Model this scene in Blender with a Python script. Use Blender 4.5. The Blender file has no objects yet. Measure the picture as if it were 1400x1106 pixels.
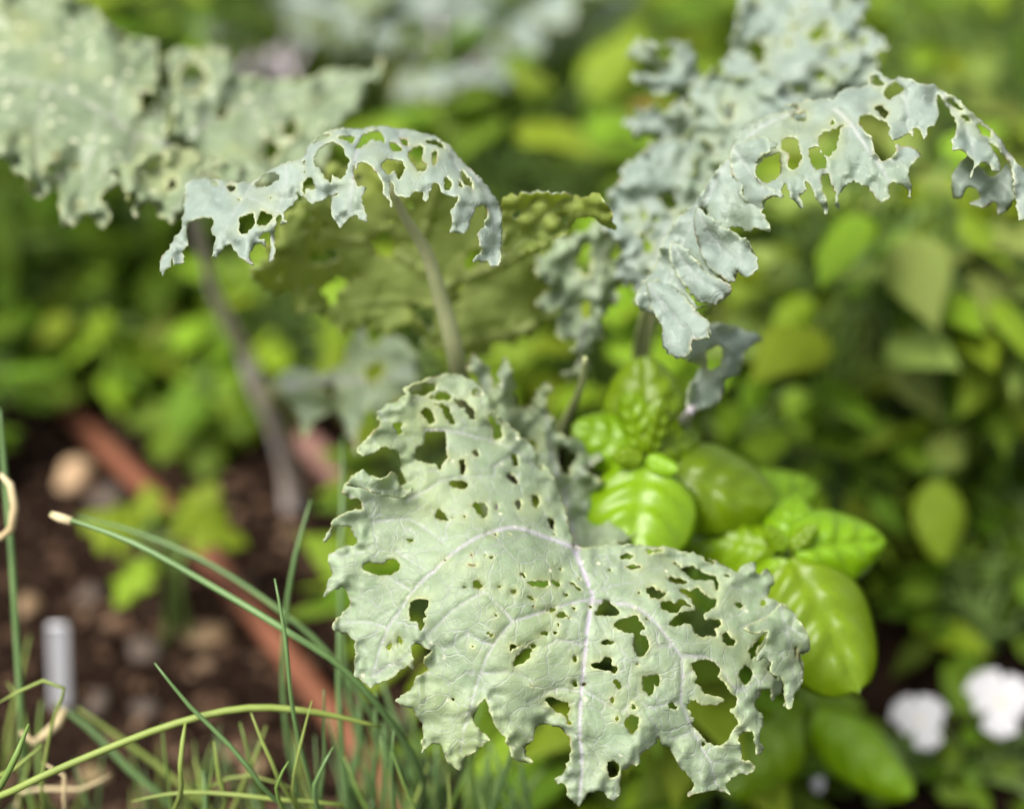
import bpy, math, random
import numpy as np
from mathutils import Vector, Matrix
from mathutils.geometry import delaunay_2d_cdt

# ------------------------------------------------------------------ camera, world, sun, exposure
S = bpy.context.scene
COL = S.collection
PITCH = math.radians(30.0)
CAMZ = 0.65
FOCUS = 0.55
K = 36.0 / 50.0 / 1400.0            # tangent per photo pixel, 50 mm lens
cam_d = bpy.data.cameras.new('camera')
cam_d.lens = 50; cam_d.sensor_width = 36; cam_d.sensor_fit = 'HORIZONTAL'
cam_d.clip_start = 0.02; cam_d.clip_end = 500
cam_d.dof.use_dof = True
cam_d.dof.focus_distance = FOCUS
cam_d.dof.aperture_fstop = 2.6
cam_d.dof.aperture_blades = 0
cam = bpy.data.objects.new('camera', cam_d); COL.objects.link(cam)
cam.location = (0, 0, CAMZ); cam.rotation_euler = (math.pi/2 - PITCH, 0, 0)
S.camera = cam

SUN_EL, SUN_AZ = math.radians(60), math.radians(-128)     # azimuth from +Y, towards +X
world = bpy.data.worlds.new('World'); S.world = world; world.use_nodes = True
wn = world.node_tree; bg = wn.nodes['Background']
sky = wn.nodes.new('ShaderNodeTexSky'); sky.sky_type = 'NISHITA'; sky.sun_disc = False
sky.sun_elevation = SUN_EL; sky.sun_rotation = SUN_AZ
sky.air_density = 1.0; sky.dust_density = 4.0; sky.ozone_density = 0.6
hs_ = wn.nodes.new('ShaderNodeHueSaturation'); hs_.inputs['Saturation'].default_value = 0.22      # hazy, nearly white sky
wn.links.new(sky.outputs[0], hs_.inputs['Color']); wn.links.new(hs_.outputs[0], bg.inputs[0]); bg.inputs[1].default_value = 0.10
sun_d = bpy.data.lights.new('sun', 'SUN'); sun_d.energy = 2.8; sun_d.angle = math.radians(35)
sun_d.color = (1.0, 0.95, 0.84)
sun = bpy.data.objects.new('sun', sun_d); COL.objects.link(sun)
_sd = Vector((math.sin(SUN_AZ)*math.cos(SUN_EL), math.cos(SUN_AZ)*math.cos(SUN_EL), math.sin(SUN_EL)))
sun.rotation_euler = (-_sd).to_track_quat('-Z', 'Y').to_euler(); sun.location = _sd*5
S.view_settings.view_transform = 'Standard'; S.view_settings.look = 'None'
S.view_settings.gamma = 1.0; S.view_settings.exposure = 1.2
S.render.engine = 'CYCLES'; S.cycles.max_bounces = 8; S.cycles.transmission_bounces = 6
S.cycles.diffuse_bounces = 5
S.cycles.use_denoising = True

random.seed(7)
RNG = np.random.default_rng(11)

# ------------------------------------------------------------------ geometry helpers
FWD = Vector((0, math.cos(PITCH), -math.sin(PITCH)))
UPV = Vector((0, math.sin(PITCH), math.cos(PITCH)))
RGT = Vector((1, 0, 0)); CAM = Vector((0, 0, CAMZ))
def P(x, y, d):
    """place seen at photo pixel (x, y), d metres along the viewing axis"""
    return CAM + FWD*d + RGT*((x-700)*K*d) - UPV*((y-553)*K*d)
def PN(xy, d):
    d = d[:, None]
    f = np.array(FWD); u = np.array(UPV); r = np.array(RGT)
    return np.array(CAM) + f*d + r*((xy[:, :1]-700)*K*d) - u*((xy[:, 1:2]-553)*K*d)
def G(x, y, z=0.0):
    """ground point seen at a photo pixel"""
    dirv = FWD + RGT*((x-700)*K) - UPV*((y-553)*K)
    return CAM + dirv*((z-CAMZ)/dirv.z)
def R(ox, oy, s, pts):
    return [(ox + x/s, oy + y/s) for x, y in pts]
A1 = lambda p: R(420, 480, 3.455, p)
A2 = lambda p: R(760, 680, 3.455, p)
A3 = lambda p: R(440, 780, 3.3925, p)
A4 = lambda p: R(760, 840, 3.889, p)
A5 = lambda p: R(200, 150, 4.375, p)
A6 = lambda p: R(480, 150, 2.91, p)
A7 = lambda p: R(840, 60, 2.2118, p)
A8 = lambda p: R(1080, 60, 3.95, p)
A9 = lambda p: R(0, 0, 3.252, p)

def hash2(ix, iy, seed):
    h = (ix*374761393 + iy*668265263 + seed*974634777) & 0x7fffffff
    h = ((h ^ (h >> 13))*1274126177) & 0x7fffffff
    return ((h ^ (h >> 16)) & 0xffff)/32767.5 - 1.0
def vnoise(x, y, seed=0):
    x = np.asarray(x, float); y = np.asarray(y, float)
    ix = np.floor(x).astype(np.int64); iy = np.floor(y).astype(np.int64)
    fx = x-ix; fy = y-iy
    fx = fx*fx*fx*(fx*(fx*6-15)+10); fy = fy*fy*fy*(fy*(fy*6-15)+10)
    a = hash2(ix, iy, seed); b = hash2(ix+1, iy, seed); c = hash2(ix, iy+1, seed); e = hash2(ix+1, iy+1, seed)
    return (a*(1-fx)+b*fx)*(1-fy) + (c*(1-fx)+e*fx)*fy
def fnoise(x, y, seed=0, oct=3):
    s = 0; a = 1.0; t = 0
    for o in range(oct):
        s = s + a*vnoise(x*2**o, y*2**o, seed+o*17); t += a; a *= 0.5
    return s/t

def catmull(pts, step, closed=True):
    p = np.array(pts, float); n = len(p); out = []
    rng = range(n) if closed else range(n-1)
    for i in rng:
        if closed: p0, p1, p2, p3 = p[i-1], p[i], p[(i+1) % n], p[(i+2) % n]
        else: p0, p1, p2, p3 = p[max(i-1, 0)], p[i], p[i+1], p[min(i+2, n-1)]
        m = max(1, int(round(np.linalg.norm(p2-p1)/step)))
        for j in range(m):
            t = j/m
            q = 0.5*((2*p1) + (p2-p0)*t + (2*p0-5*p1+4*p2-p3)*t*t + (3*p1-p0-3*p2+p3)*t**3)
            lin = p1*(1-t)+p2*t
            out.append(0.45*q + 0.55*lin)
    if not closed: out.append(p[-1])
    return np.array(out)
def inside(pts, poly):
    x, y = pts[:, 0], pts[:, 1]; r = np.zeros(len(pts), bool)
    q = np.roll(poly, -1, 0)
    for (x0, y0), (x1, y1) in zip(poly, q):
        if y0 == y1: continue
        c = (y0 > y) != (y1 > y)
        r ^= c & (x < (x1-x0)*(y-y0)/(y1-y0)+x0)
    return r
def segdist(pts, a, b, w=None):
    """distance of points to a set of segments, and the index of the nearest"""
    best = np.full(len(pts), 1e9); arg = np.zeros(len(pts), int)
    for i in range(len(a)):
        ab = b[i]-a[i]; L = ab@ab
        if L < 1e-12: continue
        t = np.clip(((pts-a[i])@ab)/L, 0, 1)
        d = np.hypot(pts[:, 0]-a[i, 0]-t*ab[0], pts[:, 1]-a[i, 1]-t*ab[1])
        m = d < best; best[m] = d[m]; arg[m] = i
    return best, arg
def rbf(ctrl):
    c = np.array(ctrl, float); X = c[:, :2]/300.0; v = c[:, 2]; n = len(c)
    def ph(r): return np.where(r > 1e-9, r*r*np.log(np.maximum(r, 1e-9)), 0)
    M = np.zeros((n+3, n+3)); M[:n, :n] = ph(np.linalg.norm(X[:, None]-X[None], axis=2)) + np.eye(n)*0.004
    M[:n, n] = 1; M[:n, n+1:] = X; M[n, :n] = 1; M[n+1:, :n] = X.T
    w = np.linalg.solve(M, np.concatenate([v, np.zeros(3)]))
    def f(p):
        Y = p/300.0
        return ph(np.linalg.norm(Y[:, None]-X[None], axis=2))@w[:n] + w[n] + Y@w[n+1:]
    return f

class Sheet: pass
def branches(veins, out, seed):
    """side veins leaving the main ones, herringbone fashion"""
    rs = random.Random(seed); res = []
    for w, pl in veins:
        if w < .9: continue
        q = catmull(pl, 10, closed=False); k = 3
        while k < len(q)-2:
            t = q[k+1]-q[k-1]; t /= max(np.linalg.norm(t), 1e-6)
            for sd in (-1, 1):
                a = math.radians(rs.uniform(42, 62))*sd; L = rs.uniform(45, 85)*(1-.4*k/len(q)); p = q[k].copy(); pts = [tuple(p)]
                for j in range(5):
                    d = np.array([t[0]*math.cos(a)-t[1]*math.sin(a), t[0]*math.sin(a)+t[1]*math.cos(a)]); p = p+d*L/5; a -= sd*.10+rs.uniform(-.08, .08); pts.append(tuple(p))
                if inside(np.array(pts), out).all(): res.append((.13, pts))
            k += rs.randint(3, 5)
    return res
def make_sheet(outline, holes, ctrl, veins=(), spacing=5.0, jit=1.3, rough=9.0, ruffle=4.0, rufwl=55.0, rufw=45.0,
               pucker=1.2, puckwl=26.0, curl=2.0, seed=1, under=False, base=FOCUS, tiny=0, vamp=1.3, tinybox=None, tinyr=1.0, branch=False, frill=0.0):
    """a curved blade: traced outline, bite holes, depth in mm behind the focal plane"""
    out = catmull(outline, min(2.4, spacing*0.6))
    def jagged(poly, amp, sd):
        t = np.roll(poly, -1, 0)-np.roll(poly, 1, 0); nn = np.stack([t[:, 1], -t[:, 0]], 1)
        nn /= np.maximum(np.linalg.norm(nn, axis=1, keepdims=True), 1e-6)
        k = fnoise(poly[:, 0]/rough, poly[:, 1]/rough, sd, 3)
        return poly + nn*(k*amp*1.8)[:, None]
    out = jagged(out, jit, seed)
    hp = [jagged(catmull(h, 1.7), jit*1.15, seed+5) for h in holes]
    for i in range(tiny):
        x0, y0, x1, y1 = tinybox
        cx = random.uniform(x0, x1); cy = random.uniform(y0, y1); r = random.uniform(.9, 2.3)*random.uniform(.8, 1.3)*tinyr
        q = np.array([[cx, cy]])
        if not inside(q, out)[0]: continue
        if any(segdist(q, h, np.roll(h, -1, 0))[0][0] < r*2+3 or inside(q, h)[0] for h in hp): continue
        if segdist(q, out, np.roll(out, -1, 0))[0][0] < 14: continue
        a0 = random.uniform(0, 6.3); e = random.uniform(.5, 1)
        pts = []
        for k in range(7):
            th = 2*math.pi*k/7; rr = r*random.uniform(.75, 1.3)
            u, v = rr*math.cos(th), rr*e*math.sin(th)
            pts.append((cx+u*math.cos(a0)-v*math.sin(a0), cy+u*math.sin(a0)+v*math.cos(a0)))
        hp.append(np.array(pts))
    polys = [out]+hp
    x0, y0 = out.min(0)-1; x1, y1 = out.max(0)+1
    gx = np.arange(x0, x1, spacing); gy = np.arange(y0, y1, spacing*0.866)
    X, Y = np.meshgrid(gx, gy); X[1::2] += spacing/2
    pts = np.stack([X.ravel(), Y.ravel()], 1) + RNG.uniform(-.22, .22, (X.size, 2))*spacing
    m = inside(pts, out)
    for h in hp:
        hx0, hy0 = h.min(0); hx1, hy1 = h.max(0)
        c = m & (pts[:, 0] > hx0-2) & (pts[:, 0] < hx1+2) & (pts[:, 1] > hy0-2) & (pts[:, 1] < hy1+2)
        idx = np.where(c)[0]
        if len(idx): m[idx] &= ~inside(pts[idx], h)
    pts = pts[m]
    sa = np.concatenate(polys); sb = np.concatenate([np.roll(p, -1, 0) for p in polys])
    d, _ = segdist(pts, sa, sb); pts = pts[d > spacing*0.45]
    verts = []; edges = []
    for p in polys:
        k = len(verts); n = len(p)
        verts += [tuple(v) for v in p]; edges += [(k+i, k+(i+1) % n) for i in range(n)]
    verts += [tuple(v) for v in pts]
    V, E, F, *_ = delaunay_2d_cdt([Vector(v) for v in verts], edges, [], 0, 1e-4)
    V = np.array([(v.x, v.y) for v in V]); F = np.array([f for f in F if len(f) == 3])
    c = V[F].mean(1); k = inside(c, out)
    for h in hp:
        hx0, hy0 = h.min(0); hx1, hy1 = h.max(0)
        idx = np.where(k & (c[:, 0] > hx0) & (c[:, 0] < hx1) & (c[:, 1] > hy0) & (c[:, 1] < hy1))[0]
        if len(idx): k[idx] &= ~inside(c[idx], h)
    F = F[k]
    used = np.unique(F); rem = np.full(len(V), -1); rem[used] = np.arange(len(used)); V = V[used]; F = rem[F]
    de, _ = segdist(V, sa, sb)
    oa, ob = out, np.roll(out, -1, 0)
    do, _ = segdist(V, oa, ob)
    dep = rbf(ctrl)(V)
    # broad frills towards the margin, fine curl at it
    wr = np.exp(-(do/rufw)**1.3)
    dep += ruffle*wr*2.2*fnoise(V[:, 0]/rufwl, V[:, 1]/rufwl, seed+31, 2)
    dep += ruffle*0.6*fnoise(V[:, 0]/(rufwl*2.6), V[:, 1]/(rufwl*2.6), seed+77, 2)
    dep += curl*np.exp(-de/7.0)*(0.6+1.6*fnoise(V[:, 0]/24, V[:, 1]/24, seed+3, 2))
    if frill:
        dep += frill*np.exp(-(do/17.0)**1.2)*2.0*vnoise(V[:, 0]/13, V[:, 1]/13, seed+91) + frill*.5*np.exp(-do/34.0)*vnoise(V[:, 0]/21, V[:, 1]/21, seed+95)
    dep += pucker*fnoise(V[:, 0]/puckwl, V[:, 1]/puckwl, seed+8, 3)
    vein = np.zeros(len(V))
    if branch: veins = list(veins)+branches(veins, out, seed)
    if veins:
        va, vb, vw = [], [], []
        for w, pl in veins:
            q = catmull(pl, 12, closed=False)
            n = len(q)-1
            va += list(q[:-1]); vb += list(q[1:]); vw += list(w*np.linspace(1, .45, n))
        va = np.array(va); vb = np.array(vb); vw = np.array(vw)
        dv, iv = segdist(V, va, vb)
        w = vw[iv]
        vein = np.exp(-(dv/(.7+1.5*w))**2)*np.minimum(1, 0.1+0.72*w)
        dep += vamp*np.exp(-(dv/(2.6+3.2*w))**2)*np.minimum(1, .12+.9*w) - vamp*0.6*(1-np.exp(-dv/26.0))*np.minimum(1, .3+w)
    scar = np.zeros(len(V))
    if hp:
        ha = np.concatenate(hp); hb = np.concatenate([np.roll(p, -1, 0) for p in hp]); dh, _ = segdist(V, ha, hb)
        scar = np.exp(-dh/10.0)*np.clip(.35+1.6*fnoise(V[:, 0]/30, V[:, 1]/30, seed+70, 2), 0, 1)
    s = Sheet(); s.scar = scar; s.v = PN(V, base+dep/1000.0); s.f = F; s.vein = vein
    s.edge = np.exp(-(de/1.3)**1.5)*(.55+.45*fnoise(V[:, 0]/18, V[:, 1]/18, seed+60, 2)); s.under = under
    # make triangles face the camera
    a, b, c = s.v[F[:, 0]], s.v[F[:, 1]], s.v[F[:, 2]]
    nrm = np.cross(b-a, c-a); flip = ((np.array(CAM)-a)*nrm).sum(1) < 0
    s.f = F.copy(); s.f[flip] = s.f[flip][:, [0, 2, 1]]
    if under: s.f = s.f[:, [0, 2, 1]]
    return s

def thicken(v, f, t):
    """closed blade: upper skin (slot 0), lower skin (slot 1), rim"""
    v = np.asarray(v, float); f = np.asarray(f, int); n = len(v)
    fn = np.cross(v[f[:, 1]]-v[f[:, 0]], v[f[:, 2]]-v[f[:, 0]])
    vn = np.zeros_like(v)
    for k in range(3): np.add.at(vn, f[:, k], fn)
    vn /= np.maximum(np.linalg.norm(vn, axis=1, keepdims=True), 1e-12)
    e = np.concatenate([f[:, [0, 1]], f[:, [1, 2]], f[:, [2, 0]]])
    key = e[:, 0].astype(np.int64)*n+e[:, 1]; rev = e[:, 1].astype(np.int64)*n+e[:, 0]
    be = e[~np.isin(key, rev)]
    V = np.concatenate([v, v-vn*t])
    faces = [tuple(x) for x in f] + [tuple(x) for x in (f[:, ::-1]+n)]
    mi = [0]*len(f)+[1]*len(f)
    faces += [(b, a, a+n, b+n) for a, b in be]; mi += [0]*len(be)
    return V, faces, mi
def link(name, me, parent=None, mats=(), smooth=True):
    for m in mats: me.materials.append(m)
    if smooth: me.polygons.foreach_set('use_smooth', [True]*len(me.polygons))
    o = bpy.data.objects.new(name, me); COL.objects.link(o)
    if parent: o.parent = parent
    return o
def attr(me, name, vals):
    a = me.attributes.new(name, 'FLOAT', 'POINT'); a.data.foreach_set('value', np.asarray(vals, np.float32))
def blade_object(name, sheets, parent, mats, t=0.0006):
    V, F, M, ve, ed, sc = [], [], [], [], [], []; k = 0; o0 = np.array(parent.location)
    for s in sheets:
        v, f, mi = thicken(s.v, s.f, t)
        V.append(v-o0); F += [tuple(i+k for i in q) for q in f]; M += mi
        ve += [s.vein, s.vein]; ed += [s.edge, s.edge]; sc += [s.scar, s.scar]; k += len(v)
    me = bpy.data.meshes.new(name); me.from_pydata(np.concatenate(V).tolist(), [], F)
    attr(me, 'vein', np.concatenate(ve)); attr(me, 'edge', np.concatenate(ed)); attr(me, 'scar', np.concatenate(sc))
    for m in mats: me.materials.append(m)
    me.polygons.foreach_set('material_index', M); me.update()
    return link(name, me, parent)

def tube_data(path, radii, sides=10, flat=1.0):
    p = [Vector(q) for q in path]; n = len(p)
    verts, faces = [], []; prev = None
    for i in range(n):
        t = (p[min(i+1, n-1)]-p[max(i-1, 0)]).normalized()
        if prev is None:
            a = Vector((0, 0, 1)) if abs(t.z) < .9 else Vector((1, 0, 0)); u = t.cross(a).normalized()
        else:
            u = (prev - t*prev.dot(t)).normalized()
        prev = u; w = t.cross(u)
        for k in range(sides):
            th = 2*math.pi*k/sides
            verts.append(p[i] + u*math.cos(th)*radii[i] + w*math.sin(th)*radii[i]*flat)
    for i in range(n-1):
        for k in range(sides):
            a = i*sides+k; b = i*sides+(k+1) % sides
            faces.append((a, b, b+sides, a+sides))
    faces.append(tuple(range(sides-1, -1, -1))); faces.append(tuple(range((n-1)*sides, n*sides)))
    return verts, faces
def smooth_path(pts, r, step=0.012):
    p = np.array([tuple(q) for q in pts], float); n = len(p); out = []; rad = []
    r = list(r) if hasattr(r, '__len__') else [r]*n
    if len(r) != n: r = list(np.interp(np.linspace(0, 1, n), np.linspace(0, 1, len(r)), r))
    for i in range(n-1):
        p0, p1, p2, p3 = p[max(i-1, 0)], p[i], p[i+1], p[min(i+2, n-1)]
        m = max(1, int(math.ceil(np.linalg.norm(p2-p1)/step)))
        for j in range(m):
            t = j/m
            out.append(0.5*((2*p1)+(p2-p0)*t+(2*p0-5*p1+4*p2-p3)*t*t+(3*p1-p0-3*p2+p3)*t**3)); rad.append(r[i]*(1-t)+r[i+1]*t)
    out.append(p[-1]); rad.append(r[-1])
    return [Vector(q) for q in out], rad
def tubes(name, paths, parent, mat, sides=8, flat=1.0, step=0.012):
    """one branching stem mesh (all of it grows together)"""
    V, F = [], []; o0 = parent.location if parent else Vector()
    for pts, r in paths:
        q, rr = smooth_path(pts, r, step); v, f = tube_data(q, rr, sides, flat); k = len(V)
        V += [x-o0 for x in v]; F += [tuple(i+k for i in g) for g in f]
    me = bpy.data.meshes.new(name); me.from_pydata([tuple(v) for v in V], [], F); me.update()
    return link(name, me, parent, [mat])
def thing(name, loc, label, cat, group=None):
    o = bpy.data.objects.new(name, None); COL.objects.link(o); o.location = loc
    o.empty_display_size = 0.02; o['label'] = label; o['category'] = cat
    if group: o['group'] = group
    return o
def tag(o, label, cat, group=None):
    o['label'] = label; o['category'] = cat
    if group: o['group'] = group
    return o

# ------------------------------------------------------------------ materials
class NT:
    def __init__(s, name):
        s.m = bpy.data.materials.new(name); s.m.use_nodes = True; s.t = s.m.node_tree; s.t.nodes.clear()
        s.out = s.n('ShaderNodeOutputMaterial')
    def n(s, typ, **kw):
        x = s.t.nodes.new(typ)
        for k, v in kw.items(): setattr(x, k, v)
        return x
    def l(s, a, b): s.t.links.new(a, b)
    def noise(s, scale, detail=3, vec=None, rough=.5):
        x = s.n('ShaderNodeTexNoise'); x.inputs['Scale'].default_value = scale; x.inputs['Detail'].default_value = detail
        x.inputs['Roughness'].default_value = rough
        if vec is not None: s.l(vec, x.inputs['Vector'])
        return x
    def vor(s, scale, feature='F1', vec=None):
        x = s.n('ShaderNodeTexVoronoi', feature=feature); x.inputs['Scale'].default_value = scale
        if vec is not None: s.l(vec, x.inputs['Vector'])
        return x
    def ramp(s, fac, a, b, ca=(0, 0, 0, 1), cb=(1, 1, 1, 1)):
        x = s.n('ShaderNodeValToRGB'); e = x.color_ramp.elements
        e[0].position = a; e[1].position = b; e[0].color = ca; e[1].color = cb
        s.l(fac, x.inputs[0]); return x.outputs[0]
    def mix(s, fac, a, b, blend='MIX'):
        x = s.n('ShaderNodeMix', data_type='RGBA', blend_type=blend)
        for inp, v in ((x.inputs[0], fac), (x.inputs[6], a), (x.inputs[7], b)):
            if hasattr(v, 'is_linked'): s.l(v, inp)
            elif isinstance(v, (int, float)): inp.default_value = v
            else: inp.default_value = (*v, 1) if len(v) == 3 else v
        return x.outputs[2]
    def math(s, op, a, b=None):
        x = s.n('ShaderNodeMath', operation=op)
        for i, v in enumerate((a, b)):
            if v is None: continue
            if hasattr(v, 'is_linked'): s.l(v, x.inputs[i])
            else: x.inputs[i].default_value = v
        return x.outputs[0]

def leaf_material(name, ca, cb, vein_c=None, edge_c=None, rough=.55, spec=.35, trans=.3, trans_c=None, net=0.0, netscale=230,
                  spots=0.0, bump=.25, nscale=28, hue=0.0, coat=0.0, blot=None, mott=.35, pick=.66, sscale=150, sr=.13, bscale=900):
    t = NT(name); tc = t.n('ShaderNodeTexCoord'); v = tc.outputs['Object']
    c = t.mix(t.ramp(t.noise(nscale, 4, v).outputs[0], .32, .68), ca, cb)
    c = t.mix(t.math('MULTIPLY', t.ramp(t.noise(nscale*5, 4, v, .65).outputs[0], .35, .7), mott), c, tuple(x*1.45 for x in cb))
    c = t.mix(t.math('MULTIPLY', t.ramp(t.noise(nscale*1.7, 3, v, .6).outputs[0], .5, .75), mott), c, tuple(x*.62 for x in ca))
    if blot is not None:
        c = t.mix(t.math('MULTIPLY', t.ramp(t.noise(nscale*.55, 2, v).outputs[0], .52, .72), .75), c, blot)
    if hue:
        oi = t.n('ShaderNodeObjectInfo'); hs = t.n('ShaderNodeHueSaturation')
        mr = t.n('ShaderNodeMapRange'); t.l(oi.outputs['Random'], mr.inputs[0])
        mr.inputs[3].default_value = .5-hue; mr.inputs[4].default_value = .5+hue
        mv = t.n('ShaderNodeMapRange'); t.l(oi.outputs['Random'], mv.inputs[0]); mv.inputs[3].default_value = .75; mv.inputs[4].default_value = 1.25
        t.l(mr.outputs[0], hs.inputs['Hue']); t.l(mv.outputs[0], hs.inputs['Value']); t.l(c, hs.inputs['Color']); c = hs.outputs[0]
    hgt = t.noise(bscale, 2 if bscale < 500 else 3, v).outputs[0]
    if net:
        ds = t.n('ShaderNodeVectorMath', operation='ADD'); nz = t.noise(120, 2, v)
        sc = t.n('ShaderNodeVectorMath', operation='SCALE'); t.l(nz.outputs['Color'], sc.inputs[0]); sc.inputs['Scale'].default_value = .006
        t.l(v, ds.inputs[0]); t.l(sc.outputs[0], ds.inputs[1])
        e1 = t.ramp(t.vor(netscale, 'DISTANCE_TO_EDGE', ds.outputs[0]).outputs['Distance'], 0.0, .07, (1, 1, 1, 1), (0, 0, 0, 1))
        e2 = t.ramp(t.vor(netscale*.36, 'DISTANCE_TO_EDGE', ds.outputs[0]).outputs['Distance'], 0.0, .03, (1, 1, 1, 1), (0, 0, 0, 1))
        e = t.math('MAXIMUM', t.math('MULTIPLY', e1, .35), t.math('MULTIPLY', e2, .75))
        c = t.mix(t.math('MULTIPLY', e, net), c, vein_c if vein_c else ca)
        hgt = t.math('SUBTRACT', t.math('MULTIPLY', hgt, .35), e)
    if spots:
        sv = t.vor(sscale, 'F1', v); rnd = t.n('ShaderNodeSeparateColor'); t.l(sv.outputs['Color'], rnd.inputs[0])
        near = t.ramp(sv.outputs['Distance'], sr*.75, sr*1.3, (1, 1, 1, 1), (0, 0, 0, 1))
        pick = t.ramp(rnd.outputs[0], pick, pick+.02)
        clus = t.ramp(t.noise(22, 2, v).outputs[0], .42, .56)
        f = t.math('MULTIPLY', t.math('MULTIPLY', near, pick), t.math('MULTIPLY', clus, spots))
        c = t.mix(f, c, (.62, .62, .46))
    if vein_c:
        a = t.n('ShaderNodeAttribute', attribute_name='vein'); c = t.mix(a.outputs['Fac'], c, vein_c)
    if edge_c:
        a = t.n('ShaderNodeAttribute', attribute_name='scar'); c = t.mix(t.math('MULTIPLY', a.outputs['Fac'], .42), c, (.36, .39, .16))
        ec = t.mix(t.ramp(t.noise(75, 3, v).outputs[0], .56, .64), edge_c, (.30, .20, .08))
        a = t.n('ShaderNodeAttribute', attribute_name='edge'); c = t.mix(t.math('MULTIPLY', a.outputs['Fac'], .85), c, ec)
    b = t.n('ShaderNodeBsdfPrincipled'); t.l(c, b.inputs['Base Color'])
    rr = t.n('ShaderNodeMapRange'); t.l(t.noise(60, 3, v).outputs[0], rr.inputs[0]); rr.inputs[3].default_value = rough-.1; rr.inputs[4].default_value = rough+.1
    t.l(rr.outputs[0], b.inputs['Roughness']); b.inputs['Specular IOR Level'].default_value = spec
    if coat: b.inputs['Coat Weight'].default_value = coat; b.inputs['Coat Roughness'].default_value = .3
    bp = t.n('ShaderNodeBump'); bp.inputs['Strength'].default_value = bump; bp.inputs['Distance'].default_value = .0012
    t.l(hgt, bp.inputs['Height']); t.l(bp.outputs[0], b.inputs['Normal'])
    tr = t.n('ShaderNodeBsdfTranslucent')
    if trans_c: t.l(t.mix(.75, c, trans_c), tr.inputs['Color'])
    else: t.l(c, tr.inputs['Color'])
    mx = t.n('ShaderNodeMixShader'); mx.inputs[0].default_value = trans
    t.l(b.outputs[0], mx.inputs[1]); t.l(tr.outputs[0], mx.inputs[2]); t.l(mx.outputs[0], t.out.inputs[0])
    return t.m
def plain(name, ca, cb, rough=.7, scale=60, bump=.3, spec=.3, dist=.002, hue=0):
    t = NT(name); tc = t.n('ShaderNodeTexCoord'); v = tc.outputs['Object']
    n = t.noise(scale, 5, v, .6)
    c = t.mix(t.ramp(n.outputs[0], .3, .7), ca, cb)
    b = t.n('ShaderNodeBsdfPrincipled'); t.l(c, b.inputs['Base Color']); b.inputs['Roughness'].default_value = rough
    b.inputs['Specular IOR Level'].default_value = spec
    bp = t.n('ShaderNodeBump'); bp.inputs['Strength'].default_value = bump; bp.inputs['Distance'].default_value = dist
    t.l(t.noise(scale*4, 4, v).outputs[0], bp.inputs['Height']); t.l(bp.outputs[0], b.inputs['Normal'])
    t.l(b.outputs[0], t.out.inputs[0]); return t.m

M = {}
M['kale'] = leaf_material('kale_upper', (.178, .245, .145), (.245, .310, .208), (.45, .40, .51), (.52, .54, .28), .5, .4, .30, (.55, .68, .24), net=.4, spots=1.0, bump=.32, blot=(.27, .335, .145), mott=.55)
M['kale_blue'] = leaf_material('kale_blue_upper', (.19, .25, .225), (.26, .318, .295), (.42, .43, .45), (.52, .55, .36), .48, .45, .36, (.66, .76, .28), net=.3, spots=.3, bump=.32, blot=(.25, .315, .20), mott=.5)
M['kale_specks_glints'] = leaf_material('kale_specks_glints', (.125, .18, .095), (.19, .24, .15), (.28, .29, .26), (.50, .50, .28), .42, .5, .30, (.60, .70, .20), net=.3, spots=3, bump=.2, nscale=45, blot=(.27, .31, .14), mott=.7, pick=.5, sscale=130, sr=.2)  # whitish spots put small bright highlights into the leaf colour
M['kale_under'] = leaf_material('kale_lower', (.20, .26, .07), (.26, .32, .11), (.46, .50, .26), (.46, .50, .16), .6, .25, .62, (.58, .66, .06), net=.3, bump=.12, blot=(.24,.28,.03))
M['kale_stem'] = plain('kale_stem', (.30, .33, .15), (.38, .40, .21), .5, 40, .15)
M['kale_pale'] = plain('kale_pale_stem', (.17, .22, .17), (.22, .26, .22), .6, 30, .15)
M['kale_lilac'] = plain('kale_lilac_stem', (.30, .26, .30), (.38, .35, .36), .5, 30, .15)
M['kale_stalk'] = plain('kale_stalk_weathered', (.40, .32, .24), (.62, .57, .58), .6, 26, .3)
M['basil'] = leaf_material('basil_upper', (.15, .275, .003), (.205, .345, .006), None, None, .34, .5, .36, (.52, .72, .006), bump=.10, hue=.01, coat=.08, bscale=150)
M['basil_under'] = leaf_material('basil_lower', (.12, .23, .015), (.15, .27, .025), None, None, .55, .15, .4, (.45, .66, .01))
M['green'] = leaf_material('foliage_green', (.088, .165, .006), (.14, .22, .014), None, None, .5, .26, .46, (.36, .52, .006), hue=.015)
M['lime'] = leaf_material('foliage_lime', (.175, .28, .010), (.24, .34, .022), None, None, .5, .26, .46, (.44, .58, .006), hue=.02)
M['pale'] = leaf_material('foliage_pale', (.18, .25, .04), (.24, .30, .07), None, None, .5, .25, .38, (.38, .48, .02), hue=.015)
M['dark'] = leaf_material('foliage_shade_dark', (.026, .052, .001), (.042, .075, .002), None, None, .6, .1, .3, (.16, .25, .008), hue=.015)  # shade cast among crowded plants, put into the leaf colour
M['stalk'] = plain('green_stalk', (.09, .16, .03), (.14, .21, .05), .5, 40, .1)
M['chive'] = plain('chive_blade', (.075, .14, .045), (.12, .20, .07), .42, 30, .12, .4)
M['chive_old'] = plain('chive_olive', (.16, .22, .04), (.21, .26, .07), .5, 30, .12)
M['dry'] = plain('dry_straw', (.42, .33, .18), (.55, .46, .29), .7, 50, .2)
M['soil'] = plain('soil', (.005, .003, .002), (.020, .0115, .008), .95, 45, .9, .02, .012)
M['crumb'] = plain('soil_crumb', (.008, .005, .0035), (.03, .017, .012), .95, 60, .6, .04, .004)
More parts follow.
